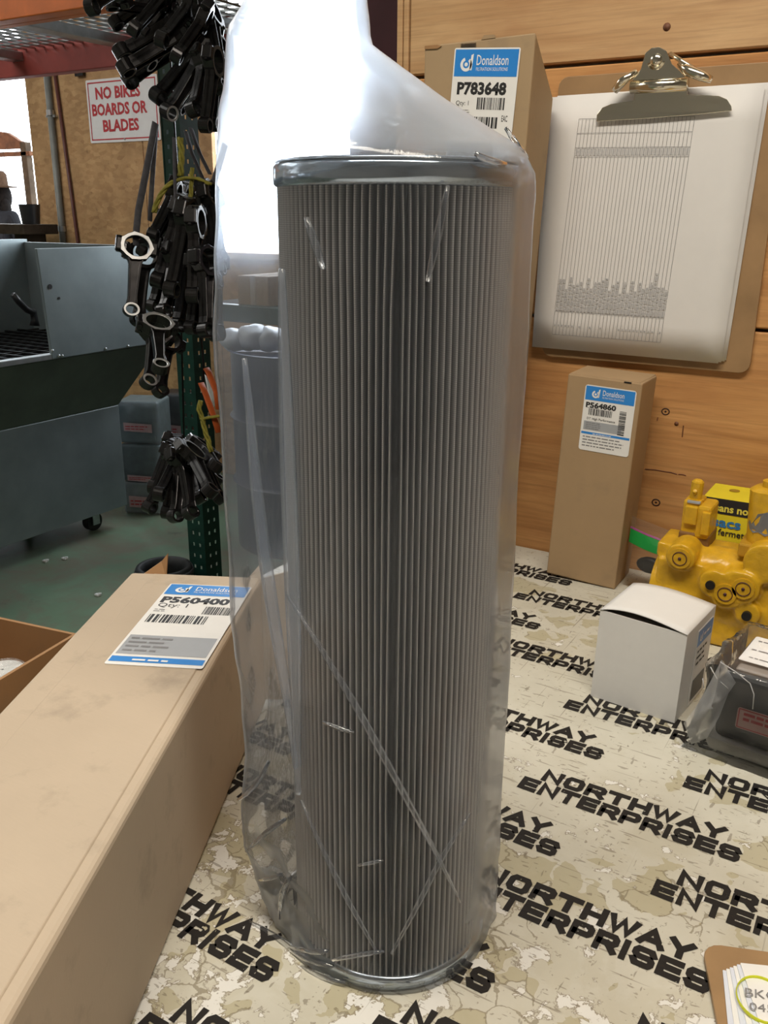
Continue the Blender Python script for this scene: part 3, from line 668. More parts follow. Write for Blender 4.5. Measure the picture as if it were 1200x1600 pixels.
# ------------------------------------------------------------------ white carton
wbx = thing('carton', 'small white carton with a bowed lid on the bench before the yellow valve', 'box', (-.2122, .712, .0005), Matrix.Rotation(-.0911, 3, 'Z') @ Matrix.Rotation(.0229, 3, 'Y'))
ww, wdp, wh = .0768, .0751, .0853
mb = MB()
mb.f(mb.vs([(0, 0, 0), (0, wdp, 0), (ww, wdp, 0), (ww, 0, 0)]))
for a, b in (((0, 0), (ww, 0)), ((ww, 0), (ww, wdp)), ((ww, wdp), (0, wdp)), ((0, wdp), (0, 0))):
    mb.f(mb.vs([(a[0], a[1], 0), (b[0], b[1], 0), (b[0], b[1], wh), (a[0], a[1], wh)]))
bmesh.ops.remove_doubles(mb.bm, verts=mb.bm.verts, dist=1e-6)
o = mb.build('body', CARDW, wbx); md = o.modifiers.new('s', 'SOLIDIFY'); md.thickness = .0009; md.offset = -1
rowsP = []
for j in range(9):
    y = wdp * j / 8; rowsP.append([V((ww * i / 14, y - .0006, wh + .0006 + .0058 * math.sin(math.pi * (i / 14) ** .8) * (1 - (j / 8) * .3) * (1 if i else 1))) for i in range(15)])
o = MB().grid(rowsP).build('lid', CARDW, wbx, smooth=True); md = o.modifiers.new('s', 'SOLIDIFY'); md.thickness = .0008
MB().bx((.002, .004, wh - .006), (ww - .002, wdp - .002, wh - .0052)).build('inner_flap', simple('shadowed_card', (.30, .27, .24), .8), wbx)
# the number on this sticker cannot be read in the photograph: only grey smudges are printed
OL = V((ww + .0003, .030, .004)); lw_, lh_ = wdp - .034, wh - .012
lb = MB().prism(rrect(OL, Y_, Z_, lw_, lh_, .001), X_ * .00025).build('label', PAPER, wbx); lb['label'] = 'white sticker with a blue header on the right side'
rects('blue_band', LBLUE, lb, OL, Y_, Z_, [(.001, lh_ * .78, lw_ - .001, lh_ - .001)], .0004)
emblem(lb, OL + Y_ * .010 + Z_ * lh_ * .87, Y_, Z_, .0035, .0006)
smallprint(lb, OL + Y_ * .017 + Z_ * lh_ * .865, Y_, Z_, .020, 1, .006, 'wh', WINK, .0006)
rects('dark_panel', simple('dark_grey_print', (.09, .09, .095), .5), lb, OL, Y_, Z_, [(.004, .003, .036, .024)], .0005)
smallprint(lb, OL + Y_ * .005 + Z_ * .050, Y_, Z_, .028, 3, .006, 'w', INK, .0005)
# ------------------------------------------------------------------ yellow hydraulic valve
vy = .875
val = thing('valve_block', 'yellow painted cast hydraulic valve block in the corner against the wall', 'valve', (-.20, vy, 0))
vo = val.location
def vp_(x, y, Y=vy): return py(x, y, Y) - vo
mb = MB()
zt2 = py(1100, 866, vy).z
mb.bx((-.004, .000, .0006), (.22, .062, zt2 - .012))
mb.cyl((-.002, .03, zt2 - .028), (.22, .03, zt2 - .028), .028, 24)
mb.bx((-.002, .03, zt2 - .05), (.22, .060, zt2 - .002))
mb.cyl((-.011, .034, .040), (.22, .034, .040), .037, 28); mb.bx((-.0075, .004, zt2 - .012), (.012, .055, zt2 + .0025))
def boss(x, y, r, d): c = vp_(x, y); mb.cyl(c + Y_ * .03, c - Y_ * d, r, 28)
boss(1066, 868, .0145, .009); boss(1118, 908, .0145, .011); boss(1137, 925, .0145, .011); boss(1163, 914, .0160, .011); boss(1150, 905, .0120, .010); boss(1170, 955, .012, .009); boss(1196, 880, .02, .006)
o = mb.build('casting', YEL, val, norm=True)
md = o.modifiers.new('r', 'REMESH'); md.mode = 'VOXEL'; md.voxel_size = .0017; md.use_smooth_shade = True
md = o.modifiers.new('s', 'SMOOTH'); md.iterations = 6; md.factor = .6
PURP = simple('dark_maroon_mark', (0.06, 0.012, 0.02), .5)
def plug(x, y, hole=False):
    c = vp_(x, y); c = c - Y_ * (.0128 if not (x, y) == (1066, 868) else .0108); m2 = MB()
    if hole: m2.cyl(c + Y_ * .004, c - Y_ * .0006, .0046, 18); return m2.build('port_hole', BLACK, val)
    P = [c + V((math.cos(2 * math.pi * i / 28) * .0068, 0, math.sin(2 * math.pi * i / 28) * .0068)) for i in range(28)]
    m2.tube(P, .00045, 5, closed=True); m2.cyl(c + Y_ * .004, c - Y_ * .0005, .0016, 10)
    m2.build('plug_mark', PURP, val, smooth=True)
    MB().cyl(c + Y_ * .005, c + Y_ * .0003, .0105, 24).build('plug', YEL, val, smooth=False)
plug(1066, 868); plug(1137, 922); plug(1165, 914); plug(1114, 908, True); plug(1170, 956, True)
# solenoid coil on top
cY = .902
def cp(x, y, dy=0): return py(x, y, cY + dy) - vo
z0c, z1c = cp(1090, 838).z, cp(1095, 785).z; xl, xr = cp(1066, 800).x, cp(1113, 800).x
MB().bx((xl - .001, cY - vo.y - .002, z0c - .012), (xr + .001, cY - vo.y + .034, z0c + .003)).build('coil_base', simple('brown_primer', (.20, .10, .03), .5), val, bevel=.002)
MB().bx((xl, cY - vo.y, z0c), (xl + (xr - xl) * .58, cY - vo.y + .03, z1c)).build('coil_housing', YEL, val, bevel=.0022, smooth=False)
MB().bx((xl + (xr - xl) * .50, cY - vo.y - .003, z0c - .002), (xr, cY - vo.y + .032, z1c - .003)).build('coil_housing', YEL, val, bevel=.0030)
MB().bx((xl + .003, cY - vo.y - .004, z0c + .012), (xl + .0155, cY - vo.y + .002, z1c - .005)).build('plug_plate', YEL, val, bevel=.0012)
MB().bx((xl + .021, cY - vo.y - .0065, z0c + .004), (xl + .029, cY - vo.y, z1c - .008)).build('coil_rib', YEL, val, bevel=.001)
MB().bx((xl + .004, cY - vo.y - .0012, z1c - .002), (xl + .0165, cY - vo.y + .003, z1c)).build('seal', LGREY, val)
mb = MB(); sa, sb = cp(1086, 782, .012), cp(1091, 752, .012)
mb.cyl(sa, sb, .0062, 12); mb.cyl(sb, sb + (sb - sa).normalized() * .002, .0058, 12, .0035)
mb.cyl(sa + (sb - sa) * .3 + X_ * .0 - Y_ * .002, sa + (sb - sa) * .62 - Y_ * .0085, .0024, 8)
mb.build('connector_stem', YEL, val, bevel=.0008)
MB().cyl(sa - Z_ * .002, sa + Z_ * .002, .0085, 16).build('stem_collar', YEL, val)
# tall cylinder at the right edge with bare patch
c0, c1 = cp(1200, 850, .005), cp(1206, 765, .005)
mb = MB().cyl(c0, c1, .0205, 36, .0195); mb.cyl(c1, c1 + (c1 - c0).normalized() * .003, .0195, 36, .015); mb.cyl(c1, c1 + (c1 - c0).normalized() * .009, .0085, 16)
o = mb.build('canister', YEL, val, smooth=True); md = o.modifiers.new('e', 'EDGE_SPLIT'); md.split_angle = .6
MB().box(c0 - Z_ * .004, (.048, .044, .014)).build('canister_foot', simple('yellow_brown_paint', (.45, .25, .02), .4), val, bevel=.002)
mb = MB(); ax = (c1 - c0).normalized(); P = []
for a, t_ in ((-2.62, .40), (-2.45, .30), (-2.2, .26), (-1.9, .30), (-1.6, .25), (-1.3, .30), (-1.3, .72), (-1.7, .66), (-2.0, .62), (-2.15, .5), (-2.35, .40), (-2.5, .46)):
    rr = .0208 - .001 * t_; P.append(c0 + ax * ((c1 - c0).length * t_) + V((math.cos(a) * rr, math.sin(a) * rr, 0)))
mb.prism(P, (0, -.0004, 0)); mb.build('bare_patch', simple('bare_grey_metal', (.22, .23, .25), .4, .5), val)
# ------------------------------------------------------------------ yellow bag carton behind the valve
yb = thing('carton', 'yellow carton of bags with black band, standing behind the yellow valve', 'box', (-.186, .97, .0005))
yo = yb.location; yw, yd_, yh = .098, .06, .1255
MB().bx((0, 0, 0), (yw, yd_, yh)).build('body', YCARD, yb, bevel=.001)
bz0, bz1 = py(1140, 806, .9695).z, py(1140, 782, .9695).z
rects('black_band', INK, yb, V((0, 0, 0)), X_, Z_, [(0, bz0, yw, bz1)], .0004)
yt = lambda x, y: py(x, y, .9692) - yo
text('sans nom', .0080, simple('yellow_ink', (.80, .72, .10), .5), yb, V((yt(1117, 798).x, 0, yt(1120, 798).z)), X_, Z_, width=yt(1183, 800).x - yt(1117, 798).x, bold=.03, off=.0007)
text('sacs', .0105, simple('blue_ink', (.03, .20, .50), .5), yb, V((yt(1112, 825).x, 0, yt(1120, 822).z)), X_, Z_, width=yt(1157, 825).x - yt(1112, 825).x, bold=.03, off=.0007)
text('\u00e0 fermeture', .0070, INK, yb, V((yt(1111, 835).x, 0, yt(1120, 835).z)), X_, Z_, width=yt(1184, 835).x - yt(1111, 835).x, bold=.015, off=.0007)
tc = V((yt(1140, 752).x, .038, yh + .0004)); MB().cyl(tc, tc + Z_ * .0003, .0055, 20).build('round_sticker', simple('brown_seal', (.35, .22, .02), .5), yb)
# ------------------------------------------------------------------ zip bag with green zipper
zbg = thing('zip_bag', 'clear zip bag with green and purple seal standing between brown carton and valve', 'bag', (-.235, .985, 0))
zo = zbg.location
za, zb_, zc, zd = py(988, 806, .99) - zo, py(1062, 835, .985) - zo, py(1052, 930, .955) - zo, py(976, 900, .975) - zo
def zg(u, v, off=0):
    p = (za * (1 - u) + zb_ * u) * (1 - v) + (zd * (1 - u) + zc * u) * v
    return V((p.x, p.y - .006 * math.sin(math.pi * min(1, v * 1.1)) * math.sin(math.pi * u) + off, max(p.z, .0015)))
MB().grid([[zg(i / 10, j / 12) for i in range(11)] for j in range(13)]).build('film', m_plastic('zip_film', .10, (.8, .82, .84), .12, .3, .1, 22, 1.0), zbg, smooth=True)
o = MB().grid([[zg(i / 10, v, -.0012) for i in range(11)] for v in (.20, .30, .42)]).build('green_zipper', simple('green_plastic', (.01, .25, .045), .35), zbg); o.modifiers.new('s', 'SOLIDIFY').thickness = .0012
o = MB().grid([[zg(i / 10, v, -.0012) for i in range(11)] for v in (.165, .195)]).build('purple_line', simple('purple_plastic', (.30, .07, .22), .4), zbg); o.modifiers.new('s', 'SOLIDIFY').thickness = .001
MB().ball(zg(.45, .72) + Y_ * .012, (.016, .006, .010), 14, 8).build('content', BLACK, zbg, smooth=True)
# ------------------------------------------------------------------ bagged black filter pack on the right
pk = thing('bagged_part', 'black rectangular part in a clear bag with a red label, right edge of bench', 'part', (-.105, .675, 0))
po = pk.location; RP = Rz(-.10)
def pp(x, y, z): return RP @ V((x, y, z))
PH = .074
mb = MB().hexa([pp(.002, .004, .002), pp(.16, .004, .002), pp(.16, .092, .002), pp(.002, .092, .002), pp(-.001, -.002, .016), pp(.16, -.002, .016), pp(.16, .096, .016), pp(-.001, .096, .016)])
mb.build('tray_rim', simple('grey_rim', (.42, .41, .38), .5), pk, bevel=.002)
MB().hexa([pp(.004, .003, .0145), pp(.16, .003, .0145), pp(.16, .092, .0145), pp(.004, .092, .0145), pp(.006, .005, PH), pp(.16, .005, PH), pp(.16, .088, PH), pp(.006, .088, PH)]).build('body', simple('dark_grey_plastic', (.035, .036, .036), .4), pk, bevel=.007, seg=4)
MB().hexa([pp(.012, .011, PH - .001), pp(.15, .011, PH - .001), pp(.15, .080, PH - .001), pp(.012, .080, PH - .001), pp(.014, .013, PH + .002), pp(.15, .013, PH + .002), pp(.15, .078, PH + .002), pp(.014, .078, PH + .002)]).build('lid', simple('taupe_plastic', (.30, .27, .24), .45), pk, bevel=.003)
bpy.context.view_layer.update()
q0 = pz(1157, 988, PH + .005) - po; q1 = pz(1153, 1030, PH + .005) - po; q2 = pz(1196, 1046, PH + .005) - po
lxp = RP @ X_; lyp = RP @ Y_; lhp = (q0 - q1).dot(lyp)
lab = MB().prism(rrect(q1, lxp, lyp, .05, lhp, .002), Z_ * .0003).build('label', PAPER, pk)
lab['label'] = 'white printed label on the top'
smallprint(lab, q1 + lxp * .004 + lyp * lhp * .82, lxp, lyp, .02, 1, .004, 'a', GINK, .0006); smallprint(lab, q1 + lxp * .004 + lyp * lhp * .45, lxp, lyp, .02, 1, .005, 'b', GINK, .0006); smallprint(lab, q1 + lxp * .006 + lyp * lhp * .15, lxp, lyp, .02, 1, .004, 'c', GINK, .0006)
r0 = pp(.022, -.0035, .033); ryd = (Z_ * 1 + (RP @ Y_) * .12).normalized()
lab = MB().prism(rrect(r0, lxp, ryd, .06, .017, .002), (RP @ -Y_) * .0003).build('red_label', simple('pink_label', (.62, .40, .38), .5), pk)
lab['label'] = 'pale label with red border and red print'
rects('red_border', REDINK, lab, r0, lxp, ryd, [(.001, .0006, .059, .0015), (.001, .0155, .059, .0164), (.001, .0006, .0018, .0164)], .0005)
smallprint(lab, r0 + lxp * .005 + ryd * .0115, lxp, ryd, .05, 2, .0042, 'r', REDINK, .0005, h=.55)
MB().bx((0, 0, 0), (.001, .001, .001)).bm.free()
NU = 26; P = []   # loose film around the part, gathered into a wing at the lower left
def sect(z):
    pts = [pp(-.006 - .012 * max(0, 1 - z / .05), -.004, z), pp(.05, -.007, z), pp(.16, -.006, z), pp(.165, .09, z), pp(.08, .1, z), pp(-.002, .098, z), pp(-.006, .05, z)]
    return pts
for j in range(13):
    z = .001 + (PH + .004) * j / 12; s = sect(z); row = []
    for i in range(len(s)):
        for k in range(8):
            p = s[i].lerp(s[(i + 1) % len(s)], k / 8); d = .004 * noise.noise(p * 60 + V((3, 1, 2)))
            row.append(V((p.x + d, p.y - abs(d) * .6, p.z)))
    row.append(row[0].copy()); P.append(row)
top = [[p.lerp(pp(.07, .045, PH + .006), t_) + Z_ * (.002 * math.sin(9 * t_ + p.x * 200) * (1 - t_)) for p in P[-1]] for t_ in (.12, .35, .6, .95)]
top = [[V((p.x, p.y, max(p.z, PH + .0045))) for p in r] for r in top]
MB().grid(P + top).build('clear_bag', FILM, pk, smooth=True)
# the wing of film
wp = [(1128, 1032), (1105, 1075), (1085, 1110), (1068, 1130), (1078, 1160), (1105, 1150), (1125, 1120), (1140, 1085), (1150, 1070)]
W0 = [py(x, y, .668) - po for x, y in wp]; wc = py(1112, 1105, .650) - po
mb = MB(); rowsW = [[p.lerp(wc, t_) + V((.002 * noise.noise(p * 90 + V((t_, 0, 0))), 0, .002 * math.sin(t_ * 7 + i))) for i, p in enumerate(W0 + [W0[0]])] for t_ in (0, .25, .5, .75, 1)]
for r in rowsW:
    for p in r: p.z = max(p.z, .001)
mb.grid(rowsW).build('film_wing', FILMW, pk, smooth=True)
for pts in ([(1125, 1034), (1150, 1050), (1172, 1068), (1178, 1085), (1176, 1108)], [(1110, 1042), (1120, 1060), (1138, 1076)], [(1098, 1060), (1100, 1075)]):
    MB().tube([py(x, y, .662) - po for x, y in pts], .0004, 5).build('film_fold', simple('film_glint', (.5, .51, .53), .15), pk, smooth=True)
# ------------------------------------------------------------------ clipboard on the wall
cbd = thing('clipboard', 'brown hardboard clipboard with a chrome clip hung on the plywood wall', 'clipboard', (-.285, WY - .001, .25))
co = cbd.location
tl, tr_, brc, blc = [py(x, y, 1.040) - co for x, y in ((874, 124), (1206, 86), (1166, 573), (853, 556))]
xd = (tr_ - tl).normalized(); xd.y = 0
MB().prism(rrect(V((tl.x, -.0052, blc.z)), X_, Z_, brc.x - tl.x + .004, tl.z - blc.z + .002, .011), (0, .0042, 0)).build('board', HARDB, cbd, bevel=.0006)
PY_ = 1.0320
pcs = [py(x, y, PY_) for x, y in ((863, 152), (1196, 131), (1127, 566), (835, 540))]
def quad_sheet(name, cs, Y, m, bow=0.0, parent=None, n=8):
    rowsQ = []
    for j in range(n + 1):
        v = j / n; a = cs[0].lerp(cs[3], v); b = cs[1].lerp(cs[2], v)
        rowsQ.append([V((a.lerp(b, i / n).x, Y - bow * math.sin(math.pi * v) - bow * .6 * v, a.lerp(b, i / n).z)) for i in range(n + 1)])
    o = MB().grid(rowsQ).build(name, m, parent, smooth=True, origin=rowsQ[-1][0]); o.modifiers.new('s', 'SOLIDIFY').thickness = .0003; return o
PW = simple('clipboard_paper', (.74, .73, .72), .7, 0, .015, 40)
for k, dx in enumerate((-.0035, -.0022, .0016, .0028)):
    cs = [p + V((dx + (.001 if k > 1 else 0), 0, .0012 * (k - 1.5))) for p in pcs]
    o = quad_sheet('paper_sheet', cs, PY_ + .0012 + .0011 * (k + 1), PW, .0008)
    tag(o, 'white sheet under the top page on the wall clipboard, only its edges showing', 'paper', 'sheets under the top page of the wall clipboard')
sheet = quad_sheet('paper_sheet', pcs, PY_, PW, .0008)
tag(sheet, 'top white page on the wall clipboard printed with a table turned sideways', 'paper')
so = sheet.location.copy()
gc = [py(x, y, PY_ - .0006) for x, y in ((905, 186), (1086, 182), (1032, 535), (863, 522))]
def gp(u, v):
    p = (gc[0] * (1 - u) + gc[1] * u) * (1 - v) + (gc[3] * (1 - u) + gc[2] * u) * v; return V((p.x, PY_ - .0010 - .0008 * math.sin(math.pi * min(1, max(0, .12 + v * .83))) - .0005 * v, p.z)) - so
mb = MB()
def line(a, b, w, u=True, seg=6):
    d = (w, 0, 0) if u else (0, 0, w); P0 = [gp(a[0] + (b[0] - a[0]) * i / seg, a[1] + (b[1] - a[1]) * i / seg) for i in range(seg + 1)]
    for p, q_ in zip(P0, P0[1:]): mb.f(mb.vs([p - V(d) / 2, p + V(d) / 2, q_ + V(d) / 2, q_ - V(d) / 2]))
NL = 30
for i in range(NL + 1): line((i / NL, 0), (i / NL, 1), .00035)
for v in (0, .062, .125, .165, .885, 1): line((0, v), (1, v), .0004, False)
mb.build('ruled_table', simple('thin_grey_line', (.20, .20, .21), .6), sheet, norm=False)
mb = MB(); rr = random.Random(4)
for i in range(NL):
    u = (i + .5) / NL; v = .88; end = .76 + rr.uniform(-.05, .03)
    if i in (26,): end = .68
    while v > end:
        l = rr.uniform(.008, .03)
        p = gp(u, v); q_ = gp(u, max(end, v - l)); mb.f(mb.vs([p + X_ * .0012, p - X_ * .0012, q_ - X_ * .0012, q_ + X_ * .0012])); v -= l + .006
    for va, vb in ((.95, .958), (.130, .158)):
        if va > .5 and rr.random() < .5: continue
        p = gp(u, va); q_ = gp(u, vb); mb.f(mb.vs([p + X_ * .0009, p - X_ * .0009, q_ - X_ * .0009, q_ + X_ * .0009]))
mb.build('small_print', simple('pale_grey_ink', (.42, .42, .43), .6), sheet, norm=False)
# clip
cc_ = lambda x, y, Y=1.022: py(800 + .375 * x, .375 * y, Y) - co
out = [(345, 505), (348, 475), (372, 447), (410, 432), (505, 418), (510, 375), (503, 330), (540, 290), (562, 225), (590, 203), (622, 200), (650, 215), (670, 268), (705, 300), (725, 322), (728, 393), (860, 398), (893, 412), (910, 440), (912, 460), (780, 474), (560, 492)]
pts = [cc_(x, y) for x, y in out]
for p in pts: p.y += .006 - .55 * max(0, p.z - cc_(600, 470).z) * .35
o = MB().prism(pts, (0, -.0013, 0)).build('clip_plate', CHROME, cbd, bevel=.0005)
rc = cc_(606, 252); rc.y -= .004
MB().ball(rc, (.0065, .004, .0065), 18, 10).cyl(rc + Y_ * .001, rc - Y_ * .0005, .0095, 22).build('rivet', CHROME, cbd, smooth=True)
MB().cyl(cc_(500, 365) - Y_ * .003, cc_(735, 352) - Y_ * .003, .0065, 16).build('spring_barrel', CHROME, cbd, smooth=True)
MB().tube([cc_(433, 380) - Y_ * .004, cc_(470, 340) - Y_ * .007, cc_(525, 298) - Y_ * .004], [.004, .0052, .003], 10).build('lever', CHROME, cbd, smooth=True)
MB().tube([cc_(700, 268) - Y_ * .003, cc_(745, 300) - Y_ * .008, cc_(800, 322) - Y_ * .009, cc_(836, 335) - Y_ * .005], [.003, .0055, .005, .0035], 10).build('lever', CHROME, cbd, smooth=True)
MB().tube([cc_(660, 225) - Y_ * .002, cc_(720, 262) - Y_ * .006, cc_(780, 300) - Y_ * .006], .0022, 8).build('spring_wire', CHROME, cbd, smooth=True)
# ------------------------------------------------------------------ clipboard on the bench, lower right
ck = thing('clipboard', 'worn brown clipboard lying on the bench at the lower right corner', 'clipboard', pz(1160, 1560, 0))
ko = ck.location; a_ = pz(1097, 1476, .004); b_ = pz(1121, 1600, .004); kv = (a_ - b_).normalized(); kx = (pz(1200, 1478, .004) - pz(1112, 1471, .004)).normalized(); kx = V((-kv.y, kv.x, 0)) * -1
if kx.x < 0: kx = -kx
ktl = a_ + kv * .002
MB().prism(rrect(V((ktl.x, ktl.y, .0005)) - ko - kv * .22, kx, kv, .16, .22, .011), Z_ * .0035).build('board', HARDB, ck, bevel=.0006)
bl0 = pz(1150, 1600, .008); tl0 = pz(1148, 1510, .008)
def note(i, label_, group=None):
    z = .0046 + .0007 * i; t0 = pz(1129 + 5.5 * i, 1516 - 2.2 * i, z); R_ = Rz(.03 * (i - 3))
    o = MB().prism(rrect(V((0, 0, 0)), R_ @ kx, R_ @ -kv, .10, .13, .0005)[::-1], Z_ * .0003).build('note_sheet', PAPER if i % 2 else simple('bluish_paper', (.66, .70, .80), .7, 0, .03), None, loc=t0)
    return tag(o, label_, 'paper', group)
for i in range(5): note(i, 'loose note sheet under the top note on the bench clipboard', 'note sheets stacked on the bench clipboard')
nt_ = note(5, 'top note on the bench clipboard with handwriting circled in yellow marker', None)
no = nt_.location; mb = MB(); ce = pz(1192, 1563, no.z + .0005) - no; P = []
for i in range(36):
    a = 2 * math.pi * i / 36; P.append(ce + kx * .0135 * math.cos(a) + kv * .0155 * math.sin(a) + Z_ * .0003)
mb.tube(P, .0013, 6, flat=.25, closed=True); mb.build('yellow_circle', simple('yellow_marker', (.72, .78, .02), .5), nt_)
kk = V((kx.x, kx.y, 0))
text('BKO', .0058, GINK, nt_, ce - kk * .009 + kv * .001, kk, kv, width=.018, shear=.15, off=.0004)
text('0450', .0052, GINK, nt_, ce - kk * .008 - kv * .008, kk, kv, width=.017, shear=.1, off=.0004)
# ------------------------------------------------------------------ open carton with can, left
OC = pz(121, 991, .095); od = (pz(0, 965, .095) - OC).normalized(); od = V((od.x, od.y, 0)).normalized(); oe = V((od.y, -od.x, 0)); oe = oe if oe.y < 0 else -oe
oc = thing('open_carton', 'open topped brown carton on the bench left of the long carton', 'box', V((OC.x, OC.y, .0005)))
def op(u, v, z): return od * u + oe * v + Z_ * z
oW, oD, oH, th = .125, .18, OC.z, .0028
for nm, (u0, v0, u1, v1) in {'back_wall': (0, 0, oW, th), 'side_wall': (0, th, th, oD), 'far_wall': (oW - th, th, oW, oD), 'front_wall': (th, oD - th, oW - th, oD)}.items():
    MB().hexa([op(u0, v0, 0), op(u1, v0, 0), op(u1, v1, 0), op(u0, v1, 0), op(u0, v0, oH), op(u1, v0, oH), op(u1, v1, oH), op(u0, v1, oH)]).build(nm, CARDD, oc)
MB().hexa([op(th, th, 0), op(oW - th, th, 0), op(oW - th, oD - th, 0), op(th, oD - th, 0), op(th, th, .003), op(oW - th, th, .003), op(oW - th, oD - th, .003), op(th, oD - th, .003)]).build('bottom', CARDD, oc)
cz = .076; ctop = pz(4, 1046, cz); r_ = .0165
can = thing('canister', 'white round canister with clear wrap standing in the open carton', 'can', V((ctop.x, ctop.y, .004)))
hcan = cz - .004
CANW = simple('white_can_paint', (.70, .70, .68), .4, 0, .05)
MB().lathe([(.001, 0), (r_, 0), (r_, hcan - .002), (r_ - .001, hcan), (.001, hcan)], 32).build('body', CANW, can, smooth=True).modifiers.new('e', 'EDGE_SPLIT').split_angle = .7
rows_ = [[V((rr_ * math.cos(a), rr_ * math.sin(a), hcan + .0012 + .0012 * noise.noise(V((rr_ * 200 * math.cos(a), rr_ * 200 * math.sin(a), 3))))) for a in [2 * math.pi * i / 24 for i in range(25)]] for rr_ in (.0005, .006, .011, r_ + .0004)]
MB().grid(rows_).build('wrap', FILMH, can, smooth=True)
tcan = text('PERF', .008, INK, can, V((0, 0, 0)), X_, Z_, width=.022, bold=.02, off=0)
cdir = math.atan2(CAM.y - ctop.y, CAM.x - ctop.x)
for v in tcan.data.vertices:
    a = cdir + .15 + v.co.x / r_ - .6; v.co = V((math.cos(a) * (r_ + .0003), math.sin(a) * (r_ + .0003), hcan - .014 + v.co.z))
# ------------------------------------------------------------------ parts washer
PX, PB = -2.75, -2.9; YE = 2.74
pw = thing('parts_washer', 'grey sheet steel parts washer cabinet on casters in the aisle', 'parts washer', (PB, 2.6, FZ))
wo = pw.location
def wl(*p): return [V(q_) - wo for q_ in p]
yb0, yb1, zb0, zb1 = .9, 2.615, -.80, -.355
zr = -.092; XBK = -3.55
def box_w(a, b): return MB().bx(V(a) - wo, V(b) - wo)
box_w((XBK, yb0, zb0), (PB, yb1, zb1)).build('cabinet_body', STEELG, pw, bevel=.004)
# flared basin
mb = MB(); mb.hexa(wl((XBK, yb0, zb1), (PB, yb0, zb1), (PB, yb1, zb1), (XBK, yb1, zb1), (XBK, .75, zr - .006), (PX, .75, zr - .006), (PX, YE, zr - .006), (XBK, YE, zr - .006)))
mb.build('basin', STEELD, pw, bevel=.003)  # darker colour stands in for shade on the basin's down-facing underside
box_w((PX - .03, .75, zr - .006), (PX + .004, YE, zr + .014)).build('front_rim', GALV, pw, bevel=.002)
# sink grating behind the rim
box_w((XBK + .02, .75, zr - .03), (PX - .03, YE - .01, zr - .005)).build('sink_floor', BLACK, pw)
mb = MB()
for i in range(26):
    y = 1.0 + i * .065; mb.bx(V((XBK + .03, y, zr + .002)) - wo, V((PX - .035, y + .012, zr + .010)) - wo)
for i in range(12):
    x = XBK + .05 + i * .06; mb.bx(V((x, .95, zr - .004)) - wo, V((x + .008, YE - .02, zr + .006)) - wo)
mb.build('grating', DARKM, pw)
zt3 = px(225, 383, PX).z
y0p = px(55, 385, PX).y
mb = MB(); mb.hexa(wl((PX - .006, px(80, 557, PX).y, zr - .004), (PX + .006, px(80, 557, PX).y, zr - .004), (PX + .006, YE - .005, zr - .004), (PX - .006, YE - .005, zr - .004), (PX - .006, y0p, zt3), (PX + .006, y0p, zt3), (PX + .006, YE - .005, zt3), (PX - .006, YE - .005, zt3)))
o = mb.build('splash_panel', STEELG, pw, bevel=.002); o['label'] = 'flat grey splash panel fixed to the front of the sink'
box_w((XBK, .7, zr), (XBK + .02, YE, px(0, 374, XBK).z)).build('back_splash', STEELG, pw, bevel=.002)
box_w((XBK + .02, YE - .02, zr), (PX - .006, YE, zt3 - .004)).build('end_splash', STEELG, pw, bevel=.002)
for x, y in ((82, 540), (165, 537), (97, 553 - 5), (92, 548), (200, 533)):
    c = px(x, y + 8, PX + .006); MB().ball(c - wo, .006, 8, 6).build('rivet', GALV, pw, smooth=True)
c = px(78, 448, PX + .006); MB().cyl(c - wo - X_ * .002, c - wo + X_ * .002, .009, 12).build('bolt_hole', BLACK, pw)
c = px(92, 466, PX + .006); MB().cyl(c - wo - X_ * .002, c - wo + X_ * .002, .005, 12).build('bolt_hole', BLACK, pw)
for x, y in ((-3.0, 2.5), (-3.45, 2.5), (-3.0, 1.05), (-3.45, 1.05)):
    ob = MB().box(V((x, y, zb0 - .008)) - wo, (.09, .09, .016)).build('caster', GALV, pw)
    MB().cyl(V((x - .018, y, FZ + .042)) - wo, V((x + .018, y, FZ + .042)) - wo, .0415, 20).build('wheel', RUBBER, ob, bevel=.004)
    MB().bx(V((x - .028, y - .018, FZ + .03)) - wo, V((x - .022, y + .018, zb0 - .014)) - wo).bx(V((x + .022, y - .018, FZ + .03)) - wo, V((x + .028, y + .018, zb0 - .014)) - wo).build('fork', GALV, ob)
# faucet hose in the sink
hx = -3.1
tag(MB().tube([px(20, 460, hx), px(30, 472, hx), px(42, 484, hx), px(52, 488, hx), px(54, 500, hx), px(54, 509, hx)], [.012, .013, .013, .015, .014, .02], 10).build('sink_hose', BLACK, smooth=True, origin=px(54, 509, hx)), 'bent black hose nozzle standing in the parts washer sink', 'hose')
# ------------------------------------------------------------------ sign, conduits on the OSB wall
SY = FARY - .004
s1, s2, s3, s4 = py(132, 126, SY), py(246, 113, SY), py(249, 221, SY), py(142, 224, SY)
sg = thing('sign', 'white sign with red border and red capital letters on the chipboard wall', 'sign', (s4.x, SY, s4.z))
sw, sh = (s2.x - s1.x + s3.x - s4.x) / 2, (s1.z - s4.z)
MB().prism(rrect(V((0, 0, 0)), X_, Z_, sw, sh, .008), (0, .0035, 0)).build('panel', SIGNW, sg)
b_ = .012; t_ = .006
rects('border', REDINK, sg, V((0, 0, 0)), X_, Z_, [(b_, b_, sw - b_, b_ + t_), (b_, sh - b_ - t_, sw - b_, sh - b_), (b_, b_ + t_, b_ + t_, sh - b_ - t_), (sw - b_ - t_, b_ + t_, sw - b_, sh - b_ - t_)], .001)
sx = lambda x, y: py(x, y, SY) - V((s4.x, 0, s4.z))
